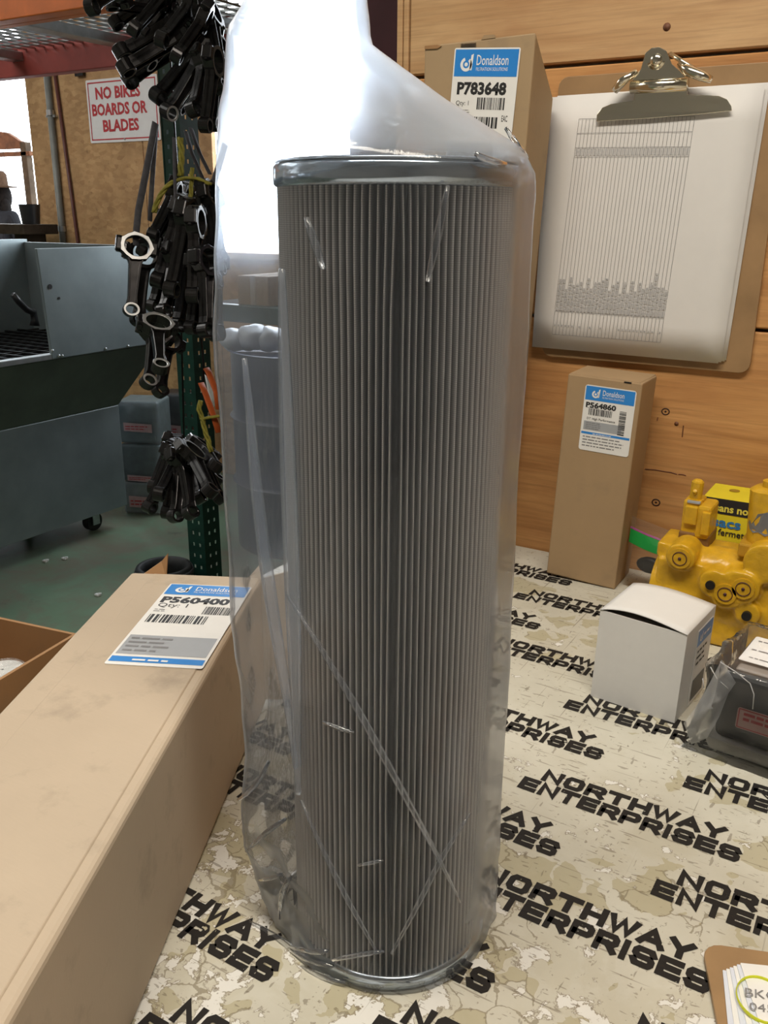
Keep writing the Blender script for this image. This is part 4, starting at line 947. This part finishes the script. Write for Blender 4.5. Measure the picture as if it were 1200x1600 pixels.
for s_, (xa, ya, xb) in {'NO BIKES': (150, 155, 220), 'BOARDS OR': (145, 181, 231), 'BLADES': (162, 205.5, 218)}.items():
    p0 = sx(xa, ya); p1 = sx(xb, ya); text(s_, .052, REDINK, sg, V((p0.x, 0, p0.z)), X_, Z_, width=p1.x - p0.x, bold=.035, off=.0012)
MB().cyl(V((sw * .5, .001, .012)), V((sw * .5, -.003, .012)), .005, 10).build('screw', GALV, sg)
def conduit(a, b, r, m, name, lab, cat, coll=False):
    p, q_ = py(a[0], a[1], FARY - r - .003), py(b[0], b[1], FARY - r - .003); p.x, d = p.x, (q_ - p)
    p2 = p - d * .35; q2 = q_ + d * 1.6
    t = thing(name, lab, cat, q2)
    MB().cyl(p2 - q2, V((0, 0, 0)), r, 14).build('tube', m, t, smooth=True)
    if coll:
        for k in (.22, .94): c_ = p.lerp(q_, k) - q2; MB().cyl(c_ - d.normalized() * .014, c_ + d.normalized() * .014, r * 1.25, 14).build('coupling', GALV, t)
        MB().box(p.lerp(q_, .24) - q2 + Y_ * r * .4, (.07, r * 1.2, .012)).build('pipe_strap', GALV, t)
conduit((73, 118), (98, 372), .017, simple('grey_conduit', (.20, .205, .19), .6, .3, .3, 6), 'conduit', 'grey metal conduit running up the chipboard wall left of the sign', 'pipe', True)
conduit((86, 118), (121, 374), .009, simple('red_brown_cable', (.10, .03, .025), .5), 'cable', 'thin red brown cable running slanted beside the grey conduit', 'cable')
tag(MB().box(py(125, 116, FARY - .012), (.06, .02, .02)).build('bracket', DARKM, bevel=.002, origin=py(125, 116, FARY - .012)), 'small dark bracket on the chipboard wall above the sign', 'bracket')
# ------------------------------------------------------------------ left doorway: arched frame, bench, container, person
gx = thing('wooden_frame', 'brown wooden frame with arched top board standing outside the left doorway', 'frame', py(10, 300, 4.1).xy.to_3d() + Z_ * (FZ - .02))
go = gx.location; GY = 4.1
def gq(x, y, dy=0): return py(x, y, GY + dy) - go
arch = [(-60, 236), (-60, 226), (-50, 220), (-35, 212), (-20, 206), (-5, 205), (10, 207), (20, 213), (28, 219), (33, 221), (33, 232)]
MB().prism([gq(*p) for p in arch], (0, .03, 0)).build('arched_board', WOOD, gx, bevel=.003)
MB().prism([gq(*p) for p in ((-60, 240), (45, 236), (46, 243), (-60, 247))], (0, .04, 0)).build('rail', WOOD, gx, bevel=.003)
def upright(x0, x1, y0): 
    a, b = gq(x0, y0), gq(x1, y0); MB().bx((a.x, 0, 0), (a.x + .055, .045, a.z)).build('post', DWOOD, gx, bevel=.003)
upright(30, 38, 222); upright(-62, -54, 222)
wbz = py(20, 350, 3.3)
wbn = thing('bench', 'weathered wooden plank bench inside the left doorway behind the washer', 'bench', (-5.1, 3.2, FZ))
MB().bx((0, 0, wbz.z - .05 - FZ), (.96, .22, wbz.z - FZ)).build('plank', DWOOD, wbn, bevel=.004)
for x in (.05, .84): MB().bx((x, .03, 0), (x + .05, .19, wbz.z - .05 - FZ)).build('leg', DWOOD, wbn)
bc = pz(50, 372, wbz.z); bc = py(50, 360, 3.31); bc.z = wbz.z + .001
t = thing('container', 'open black container on the plank bench in the left doorway', 'container', bc)
MB().lathe([(.001, 0), (.045, 0), (.055, .10), (.05, .10), (.042, .008), (.001, .008)], 20).build('body', BLACK, t, smooth=True).modifiers.new('e', 'EDGE_SPLIT').split_angle = .7
# person outside, mostly cut by the frame
hp = pd(-6, 303, 7.0); ps = thing('person', 'person in a brown brimmed hat with long dark hair outside the left doorway', 'person', (hp.x, hp.y, FZ - .02))
hz = hp.z - (FZ - .02)
S = hz / 1.52
sk = {'pel': (0, 0, .93), 'wst': (0, 0, 1.06), 'cst': (0, -.01, 1.24), 'nkb': (0, 0, 1.38), 'nk': (0, -.01, 1.43), 'hd': (0, -.015, 1.50), 'tp': (0, -.005, 1.60)}
for s_, g_ in (('l', -1), ('r', 1)):
    sk.update({'hip' + s_: (.09 * g_, 0, .88), 'kn' + s_: (.10 * g_, -.02, .48), 'an' + s_: (.11 * g_, .02, .07), 'to' + s_: (.12 * g_, -.14, .035),
               'sh' + s_: (.17 * g_, 0, 1.34), 'el' + s_: (.23 * g_, .03, 1.06), 'wr' + s_: (.24 * g_, -.06, .83), 'ha' + s_: (.235 * g_, -.09, .76)})
rad = {'pel': .13, 'wst': .125, 'cst': .14, 'nkb': .075, 'nk': .052, 'hd': .085, 'tp': .075, 'hip': .085, 'kn': .056, 'an': .042, 'to': .035, 'sh': .065, 'el': .042, 'wr': .03, 'ha': .03}
ks = list(sk); idx = {k: i for i, k in enumerate(ks)}
ed = [('pel', 'wst'), ('wst', 'cst'), ('cst', 'nkb'), ('nkb', 'nk'), ('nk', 'hd'), ('hd', 'tp')]
for s_ in 'lr': ed += [('pel', 'hip' + s_), ('hip' + s_, 'kn' + s_), ('kn' + s_, 'an' + s_), ('an' + s_, 'to' + s_), ('cst', 'sh' + s_), ('sh' + s_, 'el' + s_), ('el' + s_, 'wr' + s_), ('wr' + s_, 'ha' + s_)]
me = bpy.data.meshes.new('body'); me.from_pydata([V(sk[k]) * S for k in ks], [(idx[a], idx[b]) for a, b in ed], [])
bo = bpy.data.objects.new('body', me); COL.objects.link(bo); bo.parent = ps
md = bo.modifiers.new('skin', 'SKIN')
for k in ks:
    r0_ = rad[k if k in rad else k[:-1]]; me.skin_vertices[0].data[idx[k]].radius = (r0_ * S, r0_ * S)
me.skin_vertices[0].data[0].use_root = True
bo.modifiers.new('sub', 'SUBSURF').levels = 1; bo.modifiers['sub'].render_levels = 2
def m_person():
    m, t, b = nt('skin_and_dark_clothes'); v = coords(t); s_ = t.nodes.new('ShaderNodeSeparateXYZ'); t.links.new(v, s_.inputs[0])
    col = ramp(t, math_(t, 'DIVIDE', s_.outputs['Z'], 1.7), [(0, (.006, .006, .007)), (.825, (.008, .008, .009)), (.835, (.16, .05, .03))]); t.links.new(col, b.inputs['Base Color']); b.inputs['Roughness'].default_value = .8; b.inputs['Specular IOR Level'].default_value = .03; return m
me.materials.append(m_person())
HAIR = simple('dark_hair', (.006, .005, .0045), .8, 0, .4, 60, 0, .03)
MB().ball(V((0, .035, 1.50)) * S, V((.10, .085, .13)) * S, 16, 10).ball(V((.075, .02, 1.38)) * S, V((.035, .05, .13)) * S, 10, 8).ball(V((-.075, .02, 1.38)) * S, V((.035, .05, .13)) * S, 10, 8).build('hair', HAIR, ps, smooth=True)
HAT = simple('brown_felt', (.03, .017, .010), .9, 0, .25, 40, 0, .03)
MB().lathe([(.001, 0), (.165, .005), (.17, .012), (.105, .016), (.10, .10), (.08, .125), (.001, .118)], 32, c=V((0, -.01, 1.565)) * S).build('hat', HAT, ps, smooth=True)
MB().ball(V((0, -.105, 1.495)) * S, V((.014, .02, .022)) * S, 8, 6).build('nose', simple('skin', (.16, .05, .03), .7, 0, .1, 30, 0, .05), ps, smooth=True)
for g_ in (-1, 1): MB().ball(V((.032 * g_, -.09, 1.525)) * S, .009 * S, 8, 6).build('eye', BLACK, ps, smooth=True)
MB().box(V((0, -.095, 1.455)) * S, V((.045, .012, .008)) * S).build('mouth', REDINK, ps)
# ------------------------------------------------------------------ rack with green posts
RKY1, RKY2, RKZ = 1.68, 2.30, .873
bpst = py(310, 720, RKY2); rk = thing('storage_rack', 'storage rack with orange and red beams, wire deck and green perforated post', 'rack', (bpst.x, RKY2, FZ))
ro = rk.location
def rb(a, b, name, m, bev=.003): return MB().bx(V(a) - ro, V(b) - ro).build(name, m, rk, bevel=bev)
xe = py(352, 60, RKY2 + .04).x
bz = py(100, 109, RKY2).z
o = rb((-4.6, RKY2 + .035, bz), (xe, RKY2 + .08, bz + .118), 'beam', REDP); o['label'] = 'dark red rear beam'
fbz = py(100, 17, RKY1).z
o = rb((-4.2, RKY1, fbz), (-1.45, RKY1 + .045, fbz + .12), 'beam', ORANGE); o['label'] = 'orange front beam'
# sheet lip of the beams
rb((-4.2, RKY1 + .045, fbz), (-1.45, RKY1 + .075, fbz + .02), 'beam_lip', ORANGE)
for x in (-2.95, -2.40, -1.93, -3.6):
    rb((x - .03, RKY1 + .05, fbz + .045), (x + .03, RKY2 + .04, fbz + .075), 'deck_support', GALV)
mb = MB()
for i in range(51):
    x = -4.2 + i * .048; mb.bx(V((x, RKY1 + .02, fbz + .078)) - ro, V((x + .006, RKY2 + .04, fbz + .084)) - ro)
for i in range(14):
    y = RKY1 + .03 + i * .046; mb.bx(V((-4.2, y, fbz + .084)) - ro, V((-1.80, y + .006, fbz + .090)) - ro)
o = mb.build('wire_deck', GALV, rk); o['kind'] = 'stuff'
# perforated post: channel with rows of holes (front face and right face)
PWD = .092; hx0 = bpst.x - PWD * .35
ph = [-.85 + .044 * i for i in range(64)]
def perforated(x0, x1, Y, z0, z1, cols, axis):
    mbp = MB(); hs = .010; zc = z0
    xs = sorted(set([x0, x1] + [c - hs / 2 for c in cols] + [c + hs / 2 for c in cols]))
    zs = [z0]; k = 0
    while zc + .044 < z1: zs += [zc + .014, zc + .014 + .013]; zc += .044
    zs.append(z1)
    def pt(a, z, d): return V((a, Y + d, z)) if axis == 'X' else V((Y + d, a, z))
    for i in range(len(xs) - 1):
        hole = any(abs((xs[i] + xs[i + 1]) / 2 - c) < 1e-4 for c in cols)
        if not hole: mbp.hexa([pt(xs[i], z0, 0) - ro, pt(xs[i + 1], z0, 0) - ro, pt(xs[i + 1], z0, .003) - ro, pt(xs[i], z0, .003) - ro, pt(xs[i], z1, 0) - ro, pt(xs[i + 1], z1, 0) - ro, pt(xs[i + 1], z1, .003) - ro, pt(xs[i], z1, .003) - ro])
        else:
            for j in range(0, len(zs) - 1, 2): mbp.hexa([pt(xs[i], zs[j], 0) - ro, pt(xs[i + 1], zs[j], 0) - ro, pt(xs[i + 1], zs[j], .003) - ro, pt(xs[i], zs[j], .003) - ro, pt(xs[i], zs[j + 1], 0) - ro, pt(xs[i + 1], zs[j + 1], 0) - ro, pt(xs[i + 1], zs[j + 1], .003) - ro, pt(xs[i], zs[j + 1], .003) - ro])
    return mbp
px0 = py(277, 580, RKY2).x; px1 = px0 + .080
o = perforated(px0, px1, RKY2, FZ, 1.1, [px0 + .026, px0 + .056], 'X').build('post', GREENP, rk); o['label'] = 'dark green perforated upright post'
o = perforated(RKY2 + .003, RKY2 + .085, px1 - .003, FZ, 1.1, [RKY2 + .03, RKY2 + .06], 'Y').build('post_flange', GREENP, rk)
rb((px0 - .0, RKY2 - .002, .02 + .0), (px0 + .004, RKY2 + .06, 1.1), 'post_return', GREENP, 0)
zz = py(400, 497, RKY2).z; rb((px1, RKY2 + .01, zz - .02), (px1 + 2.2, RKY2 + .05, zz + .035), 'beam', GREENP)['label'] = 'green lower beam right of the post'
rb((px1 + 2.2, RKY2 - .01, FZ), (px1 + 2.26, RKY2 + .07, 1.1), 'post', GREENP)
rb((px1, RKY2 + .05, zz + .02), (px1 + 2.2, RKY2 + .36, zz + .03), 'shelf_board', DWOOD)
def shelf_box(x, w, h, m, label_, y0=.06):
    t = thing('carton', label_, 'box', (x, RKY2 + y0, zz + .031)); MB().bx((0, 0, 0), (w, .26, h)).build('body', m, t, bevel=.003); MB().bx((w * .42, -.0006, 0), (w * .58, .262, h + .0006)).build('tape', CARDL, t); return t
cxa = py(372, 470, RKY2 + .06).x
shelf_box(cxa, .13, .095, CARD, 'brown carton on the green rack beam, seen through the plastic bag')
shelf_box(cxa + .20, .28, .14, CARD, 'wider brown carton on the rack shelf hidden behind the filter', .1)
# ------------------------------------------------------------------ drum and white sacks behind the bag
dc = pd(470, 700, 3.72); dr = .27; dzt = pd(400, 552, 3.45).z
dm = thing('drum', 'large navy blue drum behind the plastic bag', 'drum', (dc.x, dc.y, FZ))
hd_ = dzt - FZ
MB().lathe([(.001, 0), (dr, 0), (dr, hd_ * .33), (dr + .012, hd_ * .345), (dr, hd_ * .36), (dr, hd_ * .66), (dr + .012, hd_ * .675), (dr, hd_ * .69), (dr, hd_ - .01), (dr + .008, hd_), (dr - .01, hd_), (dr - .012, hd_ - .015), (.001, hd_ - .015)], 56).build('shell', NAVY, dm, smooth=True).modifiers.new('e', 'EDGE_SPLIT').split_angle = .8
for i, (x, y, r) in enumerate(((365, 528, .06), (395, 520, .07), (425, 530, .065))):
    c = pd(x, y, 3.56); mb = MB(); mb.ball((0, 0, 0), (r, r, r * .75), 20, 14)
    for v in mb.bm.verts: v.co *= 1 + .25 * noise.noise(v.co * 22 + V((i * 3, 0, 0)))
    lowz = min(v.co.z for v in mb.bm.verts)
    o = mb.build('white_sack', simple('white_sack_film', (.62, .66, .70), .3, 0, .08), smooth=True, loc=(c.x, c.y, dzt - .013 - lowz))
    tag(o, 'crumpled white plastic sack on top of the navy drum', 'sack', 'white sacks on the navy drum')
# ------------------------------------------------------------------ floor items under the rack
rg = pd(256, 884, 3.25); rgp = thing('rubber_ring', 'black ring standing just beyond the far end of the long carton', 'ring', (rg.x, rg.y, FZ))
ringz = rg.z - FZ
MB().lathe([(.092, 0), (.10, .02), (.103, ringz - .03), (.098, ringz), (.082, ringz), (.076, ringz - .03), (.074, 0)], 40, closed=True).build('ring_wall', RUBBER, rgp, smooth=True)
MB().lathe([(.104, ringz - .032), (.107, ringz - .02), (.103, ringz - .008), (.099, ringz - .02)], 40, closed=True).build('raised_band', simple('dark_grey_band', (.05, .055, .06), .45), rgp, smooth=True)
for i, (x, y) in enumerate(((71, 878), (101, 874), (153, 931))):
    c = pz(x, y, FZ); mb = MB().box((0, 0, .004), (.022, .014, .007)).box((.006, .004, .008), (.012, .008, .006), Rz(.6))
    tag(mb.build('paper_scrap', PAPER, bevel=.001, loc=c), ('tiny white scrap on the green floor, left one of the two below the washer', 'tiny white scrap on the green floor, right one of the two below the washer', 'tiny white scrap on the green floor close to the long carton')[i], 'scrap')
# ------------------------------------------------------------------ wrapped parts stacked under the hanging rods
TEAL = simple('teal_grey_plastic', (.11, .145, .15), .4, 0, .2, 30)
def wrapped(x, y, d, w, h, dep, label_, tint, on=None, red=(.25, .45)):
    c = pd(x, y, d); t = thing('wrapped_part', label_, 'part', V((c.x, c.y, c.z)) , Rz(.45))
    MB().bx((-w / 2, 0, 0), (w / 2, dep, h)).build('body', tint, t, bevel=.012, seg=3)
    o = MB().grid([[V((-w / 2 - .008 + (w + .016) * i / 8, -.010 + .012 * noise.noise(V((i * .9 + x, j * .9, y))), h * 1.02 * j / 8)) for i in range(9)] for j in range(9)]).build('film', FILMH, t, smooth=True)
    o = MB().prism([V((-w * .32, -.019, h * red[0])), V((w * .36, -.019, h * red[0] - .006)), V((w * .36, -.019, h * red[1] - .006)), V((-w * .32, -.019, h * red[1]))], (0, .0006, 0)).build('red_label', simple('pale_red_label', (.52, .34, .35), .5), t)
    smallprint(o, V((-w * .28, -.0195, h * (red[0] + red[1]) / 2)), X_, Z_, w * .55, 2, h * (red[1] - red[0]) * .3, label_, REDINK, .0006)
    return t
SILV = simple('silver_wrap', (.36, .40, .41), .25, .3, .2, 20)
def floor_depth(x, y): return (pz(x, y, FZ) - CAM).dot(FW)
wd0 = floor_depth(222, 803)
w1 = wrapped(226, 803, wd0, .19, .15, .17, 'silvery wrapped part lying on the floor beside the washer', SILV, red=(.25, .6))
w2_ = wrapped(222, 742, wd0 + .02, .19, .17, .17, 'dark wrapped part in the middle of the clear stack beside the washer', TEAL, red=(.04, .2))
w3 = wrapped(222, 676, wd0 + .04, .19, .19, .17, 'teal wrapped part on top of the clear stack beside the washer', TEAL, red=(.32, .52))
for u, l in ((w2_, w1), (w3, w2_)): u.location = (l.location.x - .004, l.location.y + .006, l.location.z + (.152 if l is w1 else .172))
w1.location.z = FZ + .001; w2_.location.z = w1.location.z + .153; w3.location.z = w2_.location.z + .175
wd1 = floor_depth(276, 775)
w4 = wrapped(278, 775, wd1, .12, .50, .16, 'taller dark wrapped part right of the clear stack, behind hanging rods', BLACK, red=(.62, .72)); w4.location.z = FZ + .001
# ------------------------------------------------------------------ connecting rods
def rod_mesh(bright):
    mb = MB(); T = .0135; n = 28
    R1, r1, R2, r2, Lr = .040, .030, .0205, .0135, .185
    def ring(c, Ro, Ri, T_, N, oct_=False):
        def P(r, a, y): return c + V((math.cos(a) * r, y, math.sin(a) * r))
        A = [[mb.bm.verts.new(P(r * (1 + (.07 if oct_ and r == Ro and i % 4 == 2 else 0)), 2 * math.pi * i / N, y)) for i in range(N)] for r, y in ((Ro, -T_), (Ri, -T_), (Ri, T_), (Ro, T_))]
        for k in range(4):
            mb.mi = 1 if (bright and k in (0, 2)) else (1 if k in (0, 2) and Ri < .02 and False else 0)
            for i in range(N): mb.f([A[k][i], A[k][(i + 1) % N], A[(k + 1) % 4][(i + 1) % N], A[(k + 1) % 4][i]])
        mb.mi = 0
    ring(V((0, 0, 0)), R1, r1, T, n, True); ring(V((0, 0, -Lr)), R2, r2, T * .95, 20)
    # I-section shank, tapered, flared at both ends
    prof = [(-.030, .021), (-.050, .0155), (-.10, .0128), (-.150, .0112), (-.168, .0135)]
    for sgn in (-1, 1):
        P0 = []
        for z, w in prof: P0.append([V((w * sgn, -.0118, z)), V((w * sgn, .0118, z)), V(((w - .0042) * sgn, .0118, z)), V(((w - .0042) * sgn, -.0118, z))])
        vv_ = [mb.vs(p) for p in P0]
        for a, b in zip(vv_, vv_[1:]):
            for k in range(4): mb.f([a[k], a[(k + 1) % 4], b[(k + 1) % 4], b[k]])
        mb.f(vv_[0]); mb.f(vv_[-1])
    vv_ = [mb.vs([V((-w, -.004, z)), V((w, -.004, z)), V((w, .004, z)), V((-w, .004, z))]) for z, w in prof]
    for a, b in zip(vv_, vv_[1:]):
        for k in range(4): mb.f([a[k], a[(k + 1) % 4], b[(k + 1) % 4], b[k]])
    return mb
def rod_proto(bright, lab):
    o = rod_mesh(bright).build('connecting_rod', [DARKM, BRIGHTM], None, smooth=False, bevel=.0012, seg=1)
    for s_ in (-1, 1):
        MB().cyl(V((.043 * s_, 0, -.022)), V((.043 * s_, 0, .024)), .0062, 6).cyl(V((.043 * s_, 0, .016)), V((.043 * s_, 0, .024)), .0085, 6).build('bolt', DARKM, o)
        MB().box(V((.0425 * s_, 0, 0)), (.016, .026, .036)).build('bolt_boss', DARKM, o, bevel=.003)
    return o
ROD = {False: rod_proto(False, ''), True: rod_proto(True, '')}; used = {False: False, True: False}
RL = .185
DK = .77; PLACED = []
def place_rod(A, B, d, face=0.0, bright=False, lab='', group=None, toward=0.0):
    """A big end pixel, B small end pixel, d depth of big end, face = spin about the rod (0 = rings face the camera)"""
    if not used[bright]: o = ROD[bright]; used[bright] = True
    else:
        o = ROD[bright].copy(); COL.objects.link(o)
        for ch in ROD[bright].children: c_ = ch.copy(); COL.objects.link(c_); c_.parent = o
    def pose(d):
        a = pd(A[0], A[1], d); pxl = math.hypot(A[0] - B[0], A[1] - B[1]); flat = pxl * d / F
        s_ = max(.5, min(1.25, flat / RL)) if flat > RL * .66 else .68
        dz = math.sqrt(max(0, (RL * s_) ** 2 - flat ** 2)) * -1
        b = pd(B[0], B[1], d + dz); zax = (a - b).normalized(); view = (CAM - a).normalized()
        yax = (view - zax * view.dot(zax)).normalized(); yax = Matrix.Rotation(face, 3, zax) @ yax; xax = yax.cross(zax)
        return a, s_, xax, yax, zax
    best = None
    for k in (0, 1, -1, 2, -2, 3, -3, 4, -4, 5, -5, 6, -6, 7, -7, 8, -8, 9, 10, 11, 12):   # hang each rod where it clears those already there
        if bright and abs(k) > 2: continue
        a, s_, xax, yax, zax = pose(d * DK + k * .018); w_ = 1.18 * s_; cand = []
        for m in range(5): cand.append((a - zax * (.04 + .032 * m) * s_, .0135 * w_))
        for u in (-.034, -.02, 0, .02, .034): cand.append((a + xax * u * w_, .017 * w_))
        for u in (-.02, .02): cand += [(a + xax * u * w_ + zax * .028 * s_, .015 * w_), (a + xax * u * w_ - zax * .028 * s_, .015 * w_)]
        for u in (-.012, .012): cand.append((a - zax * RL * s_ + xax * u * w_, .0145 * w_))
        cost = abs(k) * .0004
        for p, r in cand:
            if p.y > 1.655 and p.z > .85: cost += .5
            for q, r2 in PLACED: cost += max(0, r + r2 - (p - q).length)
        if best is None or cost < best[0]: best = (cost, a, s_, xax, yax, zax, cand)
    _, a, s_, xax, yax, zax, cand = best; PLACED.extend(cand)
    M = Matrix((xax * 1.18, yax * 1.18, zax)).transposed() * s_; M = M.to_4x4(); M.translation = a; o.matrix_world = M
    return tag(o, lab, 'connecting rod', group)
D0 = 2.50
top_l = 'dark oily connecting rod in the uppermost bundle'
g1 = 'connecting rods in the top bundle'
for A, B, d, f_ in (((296, 22), (191, 82), 2.46, 1.15), ((302, 44), (197, 106), 2.44, 1.2), ((292, 62), (203, 124), 2.50, .9), ((318, 66), (247, 150), 2.42, .9),
                    ((322, 84), (264, 175), 2.41, .75), ((326, 92), (281, 168), 2.5, 1.2), ((322, 98), (299, 183), 2.43, .7), ((334, 96), (321, 196), 2.44, 1.15), ((342, 92), (333, 194), 2.46, 1.25),
                    ((346, 78), (344, 150), 2.52, 1.0), ((262, 20), (186, 8), 2.50, 1.2), ((258, -20), (181, 36), 2.55, 1.1), ((262, -12), (204, 52), 2.53, 1.25), ((286, -30), (226, 50), 2.55, 1.2),
                    ((300, 6), (246, 70), 2.52, 1.0), ((318, 30), (270, 96), 2.50, 1.3), ((330, 40), (290, 120), 2.48, 1.1), ((338, 50), (312, 130), 2.49, 1.3), ((310, 20), (232, 96), 2.54, 1.2), ((330, 20), (345, 110), 2.5, 1.2), ((280, 50), (226, 110), 2.53, 1.3)):
    sl = A[0] - B[0] > 48
    if B == (264, 175): place_rod(A, B, d, f_, True, 'connecting rod with a pale ring face at the front bottom of the top bundle'); continue
    place_rod(A, B, d, f_, False, top_l + (', slanting down left' if sl else ', pointing nearly straight down'), g1 + (' slanting left' if sl else ' pointing down'))
place_rod((188, -22), (137, 16), 2.40, .3, False, 'dark connecting rod whose ring end pokes out left at the orange beam')
mid_l = 'dark oily connecting rod fanned out in the middle bundle below the yellow rope'; g2 = 'connecting rods in the middle bundle'
for A, B, d, f_ in (((272, 304), (236, 374), 2.46, 1.2), ((278, 318), (224, 392), 2.47, 1.15), ((282, 330), (247, 438), 2.42, 1.25), ((292, 336), (268, 452), 2.41, 1.2), ((302, 344), (284, 440), 2.44, 1.25), ((306, 348), (302, 462), 2.40, 1.3),
                    ((316, 338), (321, 458), 2.42, 1.2), ((322, 330), (336, 440), 2.43, 1.2), ((326, 318), (342, 420), 2.46, 1.25), ((330, 306), (344, 400), 2.5, 1.1), ((262, 390), (240, 478), 2.52, .9), ((276, 400), (256, 490), 2.50, .8),
                    ((296, 408), (278, 508), 2.48, .9), ((310, 414), (300, 512), 2.47, 1.0), ((322, 408), (322, 516), 2.46, .9), ((334, 402), (338, 520), 2.48, 1.1), ((288, 310), (262, 420), 2.48, 1.2), ((318, 306), (312, 420), 2.5, 1.2), ((268, 350), (262, 470), 2.55, 1.2), ((300, 390), (292, 480), 2.52, 1.3)):
    place_rod(A, B, d, f_, False, mid_l, g2)
low_l = 'dark oily connecting rod in the lowest bundle hanging off the green post'; g3 = 'connecting rods in the lowest bundle'
for A, B, d, f_ in (((272, 706), (234, 792), 2.56, 1.0), ((280, 712), (250, 770), 2.6, 1.2), ((284, 716), (274, 806), 2.52, .65), ((288, 716), (298, 802), 2.50, .7), ((294, 714), (312, 780), 2.54, 1.2), ((300, 708), (330, 770), 2.52, 1.1), ((306, 702), (341, 752), 2.55, 1.2),
                    ((264, 700), (240, 760), 2.6, 1.2), ((312, 706), (344, 780), 2.56, 1.2), ((276, 700), (262, 800), 2.58, 1.3), ((290, 706), (286, 790), 2.57, 1.25), ((318, 700), (338, 730), 2.58, 1.2)):
    place_rod(A, B, d, f_, False, low_l, g3)
place_rod((224, 398), (217, 499), 2.44, .35, False, 'dark connecting rod half hidden behind the brightest hanging rod')
place_rod((213, 386), (205, 484), 2.36, .12, True, 'brightest connecting rod, its clean rings facing out, on the long grey strap')
place_rod((243, 520), (231, 601), 2.44, .35, True, 'lowest single connecting rod, hanging behind another bright rod under the middle bundle')
place_rod((246, 508), (251, 580), 2.36, .25, True, 'bright connecting rod with black bore hanging right below the brightest one')
place_rod((262, 532), (250, 614), 2.47, .5, False, 'dull connecting rod at the bottom of the bright group, small end lowest')
# straps and rope
def strap(pts, d, w, lab, m=STRAP, name='strap', cat='strap'):
    d *= DK; w *= DK; P = [pd(x, y, d) for x, y in pts]; o = MB().tube(P, w, 8, flat=.22).build(name, m, smooth=True, origin=P[-1]); return tag(o, lab, cat)
strap([(243, 192), (238, 218), (228, 270), (216, 330), (212, 372), (213, 384)], 2.35, .012, 'long grey webbing strap holding the brightest connecting rod')
strap([(244, 196), (240, 250), (236, 310), (234, 345)], 2.40, .009, 'shorter grey strap hanging just right of the long strap')
strap([(272, 215), (273, 270), (275, 325), (280, 336)], 2.36, .007, 'narrow grey strap running down the front of the green post')
strap([(298, 200), (312, 240), (328, 272)], 2.44, .009, 'dark strap slanting right from the top bundle to the middle bundle')
strap([(290, 205), (300, 240), (318, 282)], 2.48, .009, 'thin dark strap slanting beside the green post above the yellow rope')
strap([(352, 225), (345, 250), (335, 282), (326, 296)], 2.42, .012, 'dark strap slanting down left behind the bag edge')
def rope(pts, d, r, lab):
    d *= DK; r *= DK; pts3 = [pd(x, y, d) for x, y in pts]
    mb = MB(); Q = []
    for a, b in zip(pts3, pts3[1:]):
        k = max(2, int((b - a).length / .008)); Q += [a.lerp(b, i / k) for i in range(k)]
    Q.append(pts3[-1]); s_ = 0
    for ph_ in (0, 2.09, 4.19):
        mb.tube([q_ + (RT * math.cos(i * .8 + ph_) + UP * math.sin(i * .8 + ph_) * .3 + FW * math.sin(i * .8 + ph_)) * r * .62 for i, q_ in enumerate(Q)], r * .5, 6)
    return tag(mb.build('rope', ROPEY, smooth=True, origin=Q[-1]), lab, 'rope')
rope([(240, 332), (247, 312), (258, 294), (270, 284), (290, 278), (308, 279), (328, 288)], 2.37, .0078, 'twisted yellow rope arching over the middle bundle of rods')
rope([(281, 215), (284, 240), (282, 275)], 2.39, .0085, 'thick yellow rope hanging down the green post above the arch')
rope([(300, 262), (299, 290), (297, 318), (302, 326)], 2.38, .006, 'thin yellow rope end hanging over the middle bundle')
rope([(320, -4), (326, 12)], 2.44, .02, 'yellow rope knot in the top bundle near the upper edge')
rope([(313, 626), (311, 640), (316, 655), (328, 652), (342, 650)], 2.40, .007, 'yellow rope knotted beside the orange strap, right of the post')
rope([(316, 652), (320, 672), (326, 690), (330, 706)], 2.40, .007, 'yellow rope tail hanging below the knot toward the lowest bundle')
strap([(322, 575), (326, 582), (338, 612), (342, 640)], 2.43, .012, 'upper orange webbing strap right of the green post', OSTRAP)
strap([(314, 598), (320, 612), (332, 645), (342, 676)], 2.42, .012, 'lower orange webbing strap crossing the yellow rope', OSTRAP)
strap([(262, 20), (279, 300), (284, 540), (288, 700)], 2.62, .004, 'thin dark cord carrying the lowest bundle of rods down the green post', DARKM, 'cord', 'cord')
strap([(296, 330), (312, 500), (318, 570), (318, 606)], 2.45, .004, 'thin dark cord from which the orange straps hang', DARKM, 'cord', 'cord')
P = [pd(x, y, 2.6) for x, y in ((320, 585), (334, 600), (345, 625), (330, 640))]
tag(MB().grid([[P[0].lerp(P[3], i / 4) .lerp(P[1].lerp(P[2], i / 4), j / 4) + FW * .02 * noise.noise(V((i, j, 2))) for i in range(5)] for j in range(5)]).build('plastic_scrap', PAPER, smooth=True, origin=P[3]), 'crumpled white plastic hanging behind the orange straps', 'plastic').modifiers.new('s', 'SOLIDIFY').thickness = .004
# dark hanging hook seen through the bag neck
tag(MB().tube([pd(470, -520, 2.9), pd(497, -40, 2.9), pd(498, 10, 2.9), pd(500, 30, 2.9), pd(506, 40, 2.9), pd(506, 20, 2.9)], .012, 8, flat=.5).build('hook', DARKM, smooth=True, origin=pd(497, -40, 2.9)), 'dark hook hanging before the bright window above the bag', 'hook')
